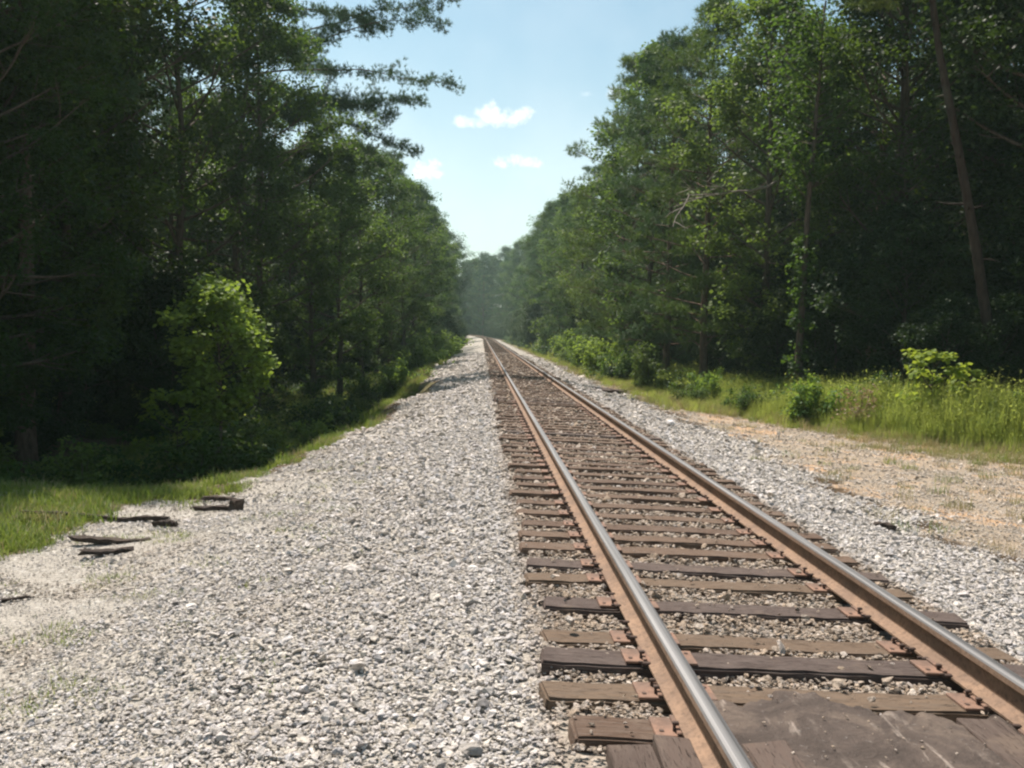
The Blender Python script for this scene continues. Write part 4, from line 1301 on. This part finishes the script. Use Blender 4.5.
# ---- far-off wood as one mass
def combine(tm, cm, name):
    def arr(me):
        V = np.empty(len(me.vertices) * 3, np.float32); me.vertices.foreach_get('co', V)
        return V.reshape(-1, 3)
    bm = bmesh.new(); bm.from_mesh(tm); nf = len(bm.faces); bm.from_mesh(cm)
    bm.faces.ensure_lookup_table()
    for f in bm.faces[nf:]: f.material_index = 1
    me = bpy.data.meshes.new(name); bm.to_mesh(me); bm.free()
    me.materials.append(tm.materials[0]); me.materials.append(cm.materials[0])
    return me


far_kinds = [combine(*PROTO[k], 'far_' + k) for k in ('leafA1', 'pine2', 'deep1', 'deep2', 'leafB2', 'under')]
fx, fy, fs = [], [], []
rf = np.random.RandomState(3)
for _ in range(30000):
    if len(fx) >= 900: break
    x = rf.uniform(-190, 190); y = rf.uniform(30, 460)
    cx = XC + float(curve_x(y))
    t = x - cx
    lo_l, lo_r = -8.0, 6.6
    if y < 268:
        if lo_l < t < lo_r: continue
    if y < 132 and -42 < t < 44: continue
    depth = (abs(t) - 7) if y < 268 else y - 268
    # dense close to the track, thin where nothing is seen
    if depth > 25 and rf.uniform() < .80 * min(1, depth / 60): continue
    if y > 330 and rf.uniform() < .5: continue
    dmin = 3.6 if (depth < 22) else 7
    ok = True
    for a, b in zip(fx[-400:], fy[-400:]):
        if (a - x) ** 2 + (b - y) ** 2 < dmin ** 2: ok = False; break
    if not ok: continue
    fx.append(x); fy.append(y); fs.append(rf.uniform(.9, 1.15) * float(np.interp(y, [100, 160, 260, 300], [1.05, 1.2, 1.45, 1.7])))
far_idx = list(rf.choice([0, 1, 1, 2, 3, 4, 4], len(fx)))
for _ in range(420):       # low growth under the far trees, both sides and across the end
    y = rf.uniform(112, 300); cx = XC + float(curve_x(y))
    t = rf.choice([-1, 1]) * rf.uniform(5.6, 9) - .8 if y < 268 else rf.uniform(-22, 26)
    fx.append(cx + t); fy.append(y); fs.append(rf.uniform(.7, 1.3)); far_idx.append(5)
fx, fy, fs = map(np.array, (fx, fy, fs))
n = len(fx)
scatter('far_forest', far_kinds, np.stack([fx, fy, height(fx, fy) - .2], 1), np.stack([np.zeros(n), np.zeros(n), rf.uniform(0, 6.28, n)], 1),
        np.stack([fs, fs, fs * rf.uniform(.9, 1.12, n)], 1), far_idx, None,
        'hazy distant wood closing both sides and the far end of the track', 'forest')

mk = ['deep1', 'deep2', 'deep3', 'under']
mx, my, ms = (np.array([m_[i] for m_ in mass], float) for i in (1, 2, 3))
n = len(mx)
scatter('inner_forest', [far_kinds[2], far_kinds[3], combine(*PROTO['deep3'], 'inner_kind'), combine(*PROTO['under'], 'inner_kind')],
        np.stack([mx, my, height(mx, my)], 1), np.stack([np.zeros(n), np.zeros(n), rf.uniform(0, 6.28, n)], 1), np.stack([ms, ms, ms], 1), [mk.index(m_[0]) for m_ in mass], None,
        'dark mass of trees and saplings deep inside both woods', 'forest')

# undergrowth along both forest edges
ug = []
for i, (m, lf) in enumerate(((LEAF_A, .07), (LEAF_B, .06), (LEAF_DEEP, .07), (WEED, .06))):
    a, b = bush(60 + i, .55, .5, 9, m, leaf=lf, per=22, crad=.18)
    ug.append(combine(a, b, 'undergrowth_kind'))
ux, uy = [], []
x = rf.uniform(-22, 24, 26000); y = rf.uniform(13, 190, 26000)
tl = x - curve_x(y)
lb = np.interp(y, [13, 16, 20, 30, 40, 190], [-8.5, -6.8, -5.9, -5.0, -3.9, -3.7]); rbx = np.interp(y, [13, 18, 22, 28, 40, 190], [16, 12.5, 9.6, 7.8, 6.3, 5.8])
dl, dr = lb - tl, tl - rbx
d_ = np.maximum(dl, dr)
k = (d_ > 0) & (rf.uniform(0, 1, len(x)) < np.where(d_ < 2.5, .55, .16) * np.interp(y, [13, 60, 190], [1, .55, .3]))
x, y = x[k], y[k]
scatter_plants('undergrowth', ug, x, y, rf.uniform(.6, 1.5, len(x)) * np.interp(y, [13, 60, 190], [.9, 1.4, 2.2]), 'low leafy undergrowth along the foot of both woods', 'undergrowth', 8)

# ------------------------------------------------------------------ scraps on the gravel
def stick(name, x, y, L, w, h, rz, mat, lab, cat, grp, seed, tilt=0.03, dz=0):
    r = random.Random(seed); bm = box_verts(L, w, h)
    for k in range(1, 9):
        bmesh.ops.bisect_plane(bm, geom=bm.verts[:] + bm.edges[:] + bm.faces[:], plane_co=(-L / 2 + L * k / 9, 0, 0), plane_no=(1, 0, 0))
    ph = r.uniform(0, 6)
    for v in bm.verts:
        t = v.co.x / L
        taper = 1 - .35 * abs(t) * 2 * r.uniform(.5, 1.2)
        v.co.y = v.co.y * taper + .10 * w * sin(t * 9 + ph) + r.uniform(-.12, .12) * w + .05 * L * t * t
        v.co.z = v.co.z * (1 - .3 * abs(t)) + r.uniform(-.15, .15) * h + .02 * L * sin(t * 4 + ph)
        if abs(t) > .49: v.co.x += r.uniform(-.5, .3) * w
    me = bpy.data.meshes.new(name); bm.to_mesh(me); bm.free(); me.materials.append(mat)
    o = link(bpy.data.objects.new(name, me)); o.location = (x, y, float(height(x, y)) + h * .42 + .012 + dz); o.rotation_euler = (0, tilt, rz)
    tag(o, lab, cat, grp); return o


GS = 'scraps of dark wood left on the gravel'
for a in ((-2.95, 10.75, .42, .12, .05, .10, 'dark flat wood scrap at the right end of the scraps by the grass', 1),
          (-2.66, 10.55, .16, .12, .12, 1.2, 'short blocky piece of dark wood standing next to the flat scrap', 2),
          (-3.05, 11.6, .55, .10, .05, .05, 'dark piece of wood lying at the edge of the left grass', 9),
          (-3.28, 10.05, .24, .09, .06, .15, 'small dark chunk of wood in the middle of the scraps', 3),
          (-3.62, 10.35, .52, .07, .05, .42, 'slanting dark strip of wood behind the small chunk', 4),
          (-3.55, 9.30, .72, .12, .05, .25, 'longest dark flat slab of wood, nearest but one to the camera', 5),
          (-3.42, 8.85, .42, .12, .04, .55, 'brown bark slab nearest the camera of all the scraps', 6),
          (-4.85, 10.2, .30, .06, .05, .05, 'small dark stick beside the left grass patch', 7)):
    stick('wood_scrap', a[0], a[1], a[2], a[3], a[4], a[5], SCRAP, a[6], 'wood scrap', GS, a[7])
stick('fallen_branch', -4.05, 10.35, 1.75, .045, .035, .03, SCRAP, 'long thin branch lying across the gravel behind the scraps', 'branch', None, 12)
stick('dark_wood_piece', 4.45, 10.1, .20, .09, .06, -.7, SCRAP, 'small dark piece of wood on the gravel right of the track', 'wood scrap', None, 13)
stick('old_tie_piece', 4.55, 33.4, .60, 1.7, .13, .55, TIE_DARK, 'discarded dark tie lying on the gravel right of the track far off', 'old tie', None, 14)
stick('twig', -3.6, 7.3, .35, .03, .02, .5, SCRAP, 'short grey twig on the gravel near the left edge', 'twig', None, 15)


def rock(x, y, s, lab, seed, col=(.30, .27, .23)):
    M = Mat('rock_%d' % seed); co = M.coord('Object'); n_ = M.noise(co, 9, 5, .7)
    M.bsdf(M.mix(n_, tuple(v * .6 for v in col), tuple(v * 1.3 for v in col)), .9, bump=n_, bump_str=.6, dist=.02)
    me = convex_rock(100 + seed).copy(); me.materials.clear(); me.materials.append(M.m)
    o = link(bpy.data.objects.new('rock', me)); o.location = (x, y, float(height(x, y)) + s * .15); o.scale = (s, s, s); o.rotation_euler.z = seed
    tag(o, lab, 'rock'); return o


rock(6.1, 22.5, .20, 'small dark rock by itself on the gravel strip near the right grass', 1, (.12, .10, .08))
rock(-1.35, 7.7, .11, 'larger pale stone standing above the gravel left of the track', 2, (.35, .34, .32))
rock(-1.95, 6.2, .10, 'dark stone on the trampled gravel left of the track', 3, (.14, .13, .12))
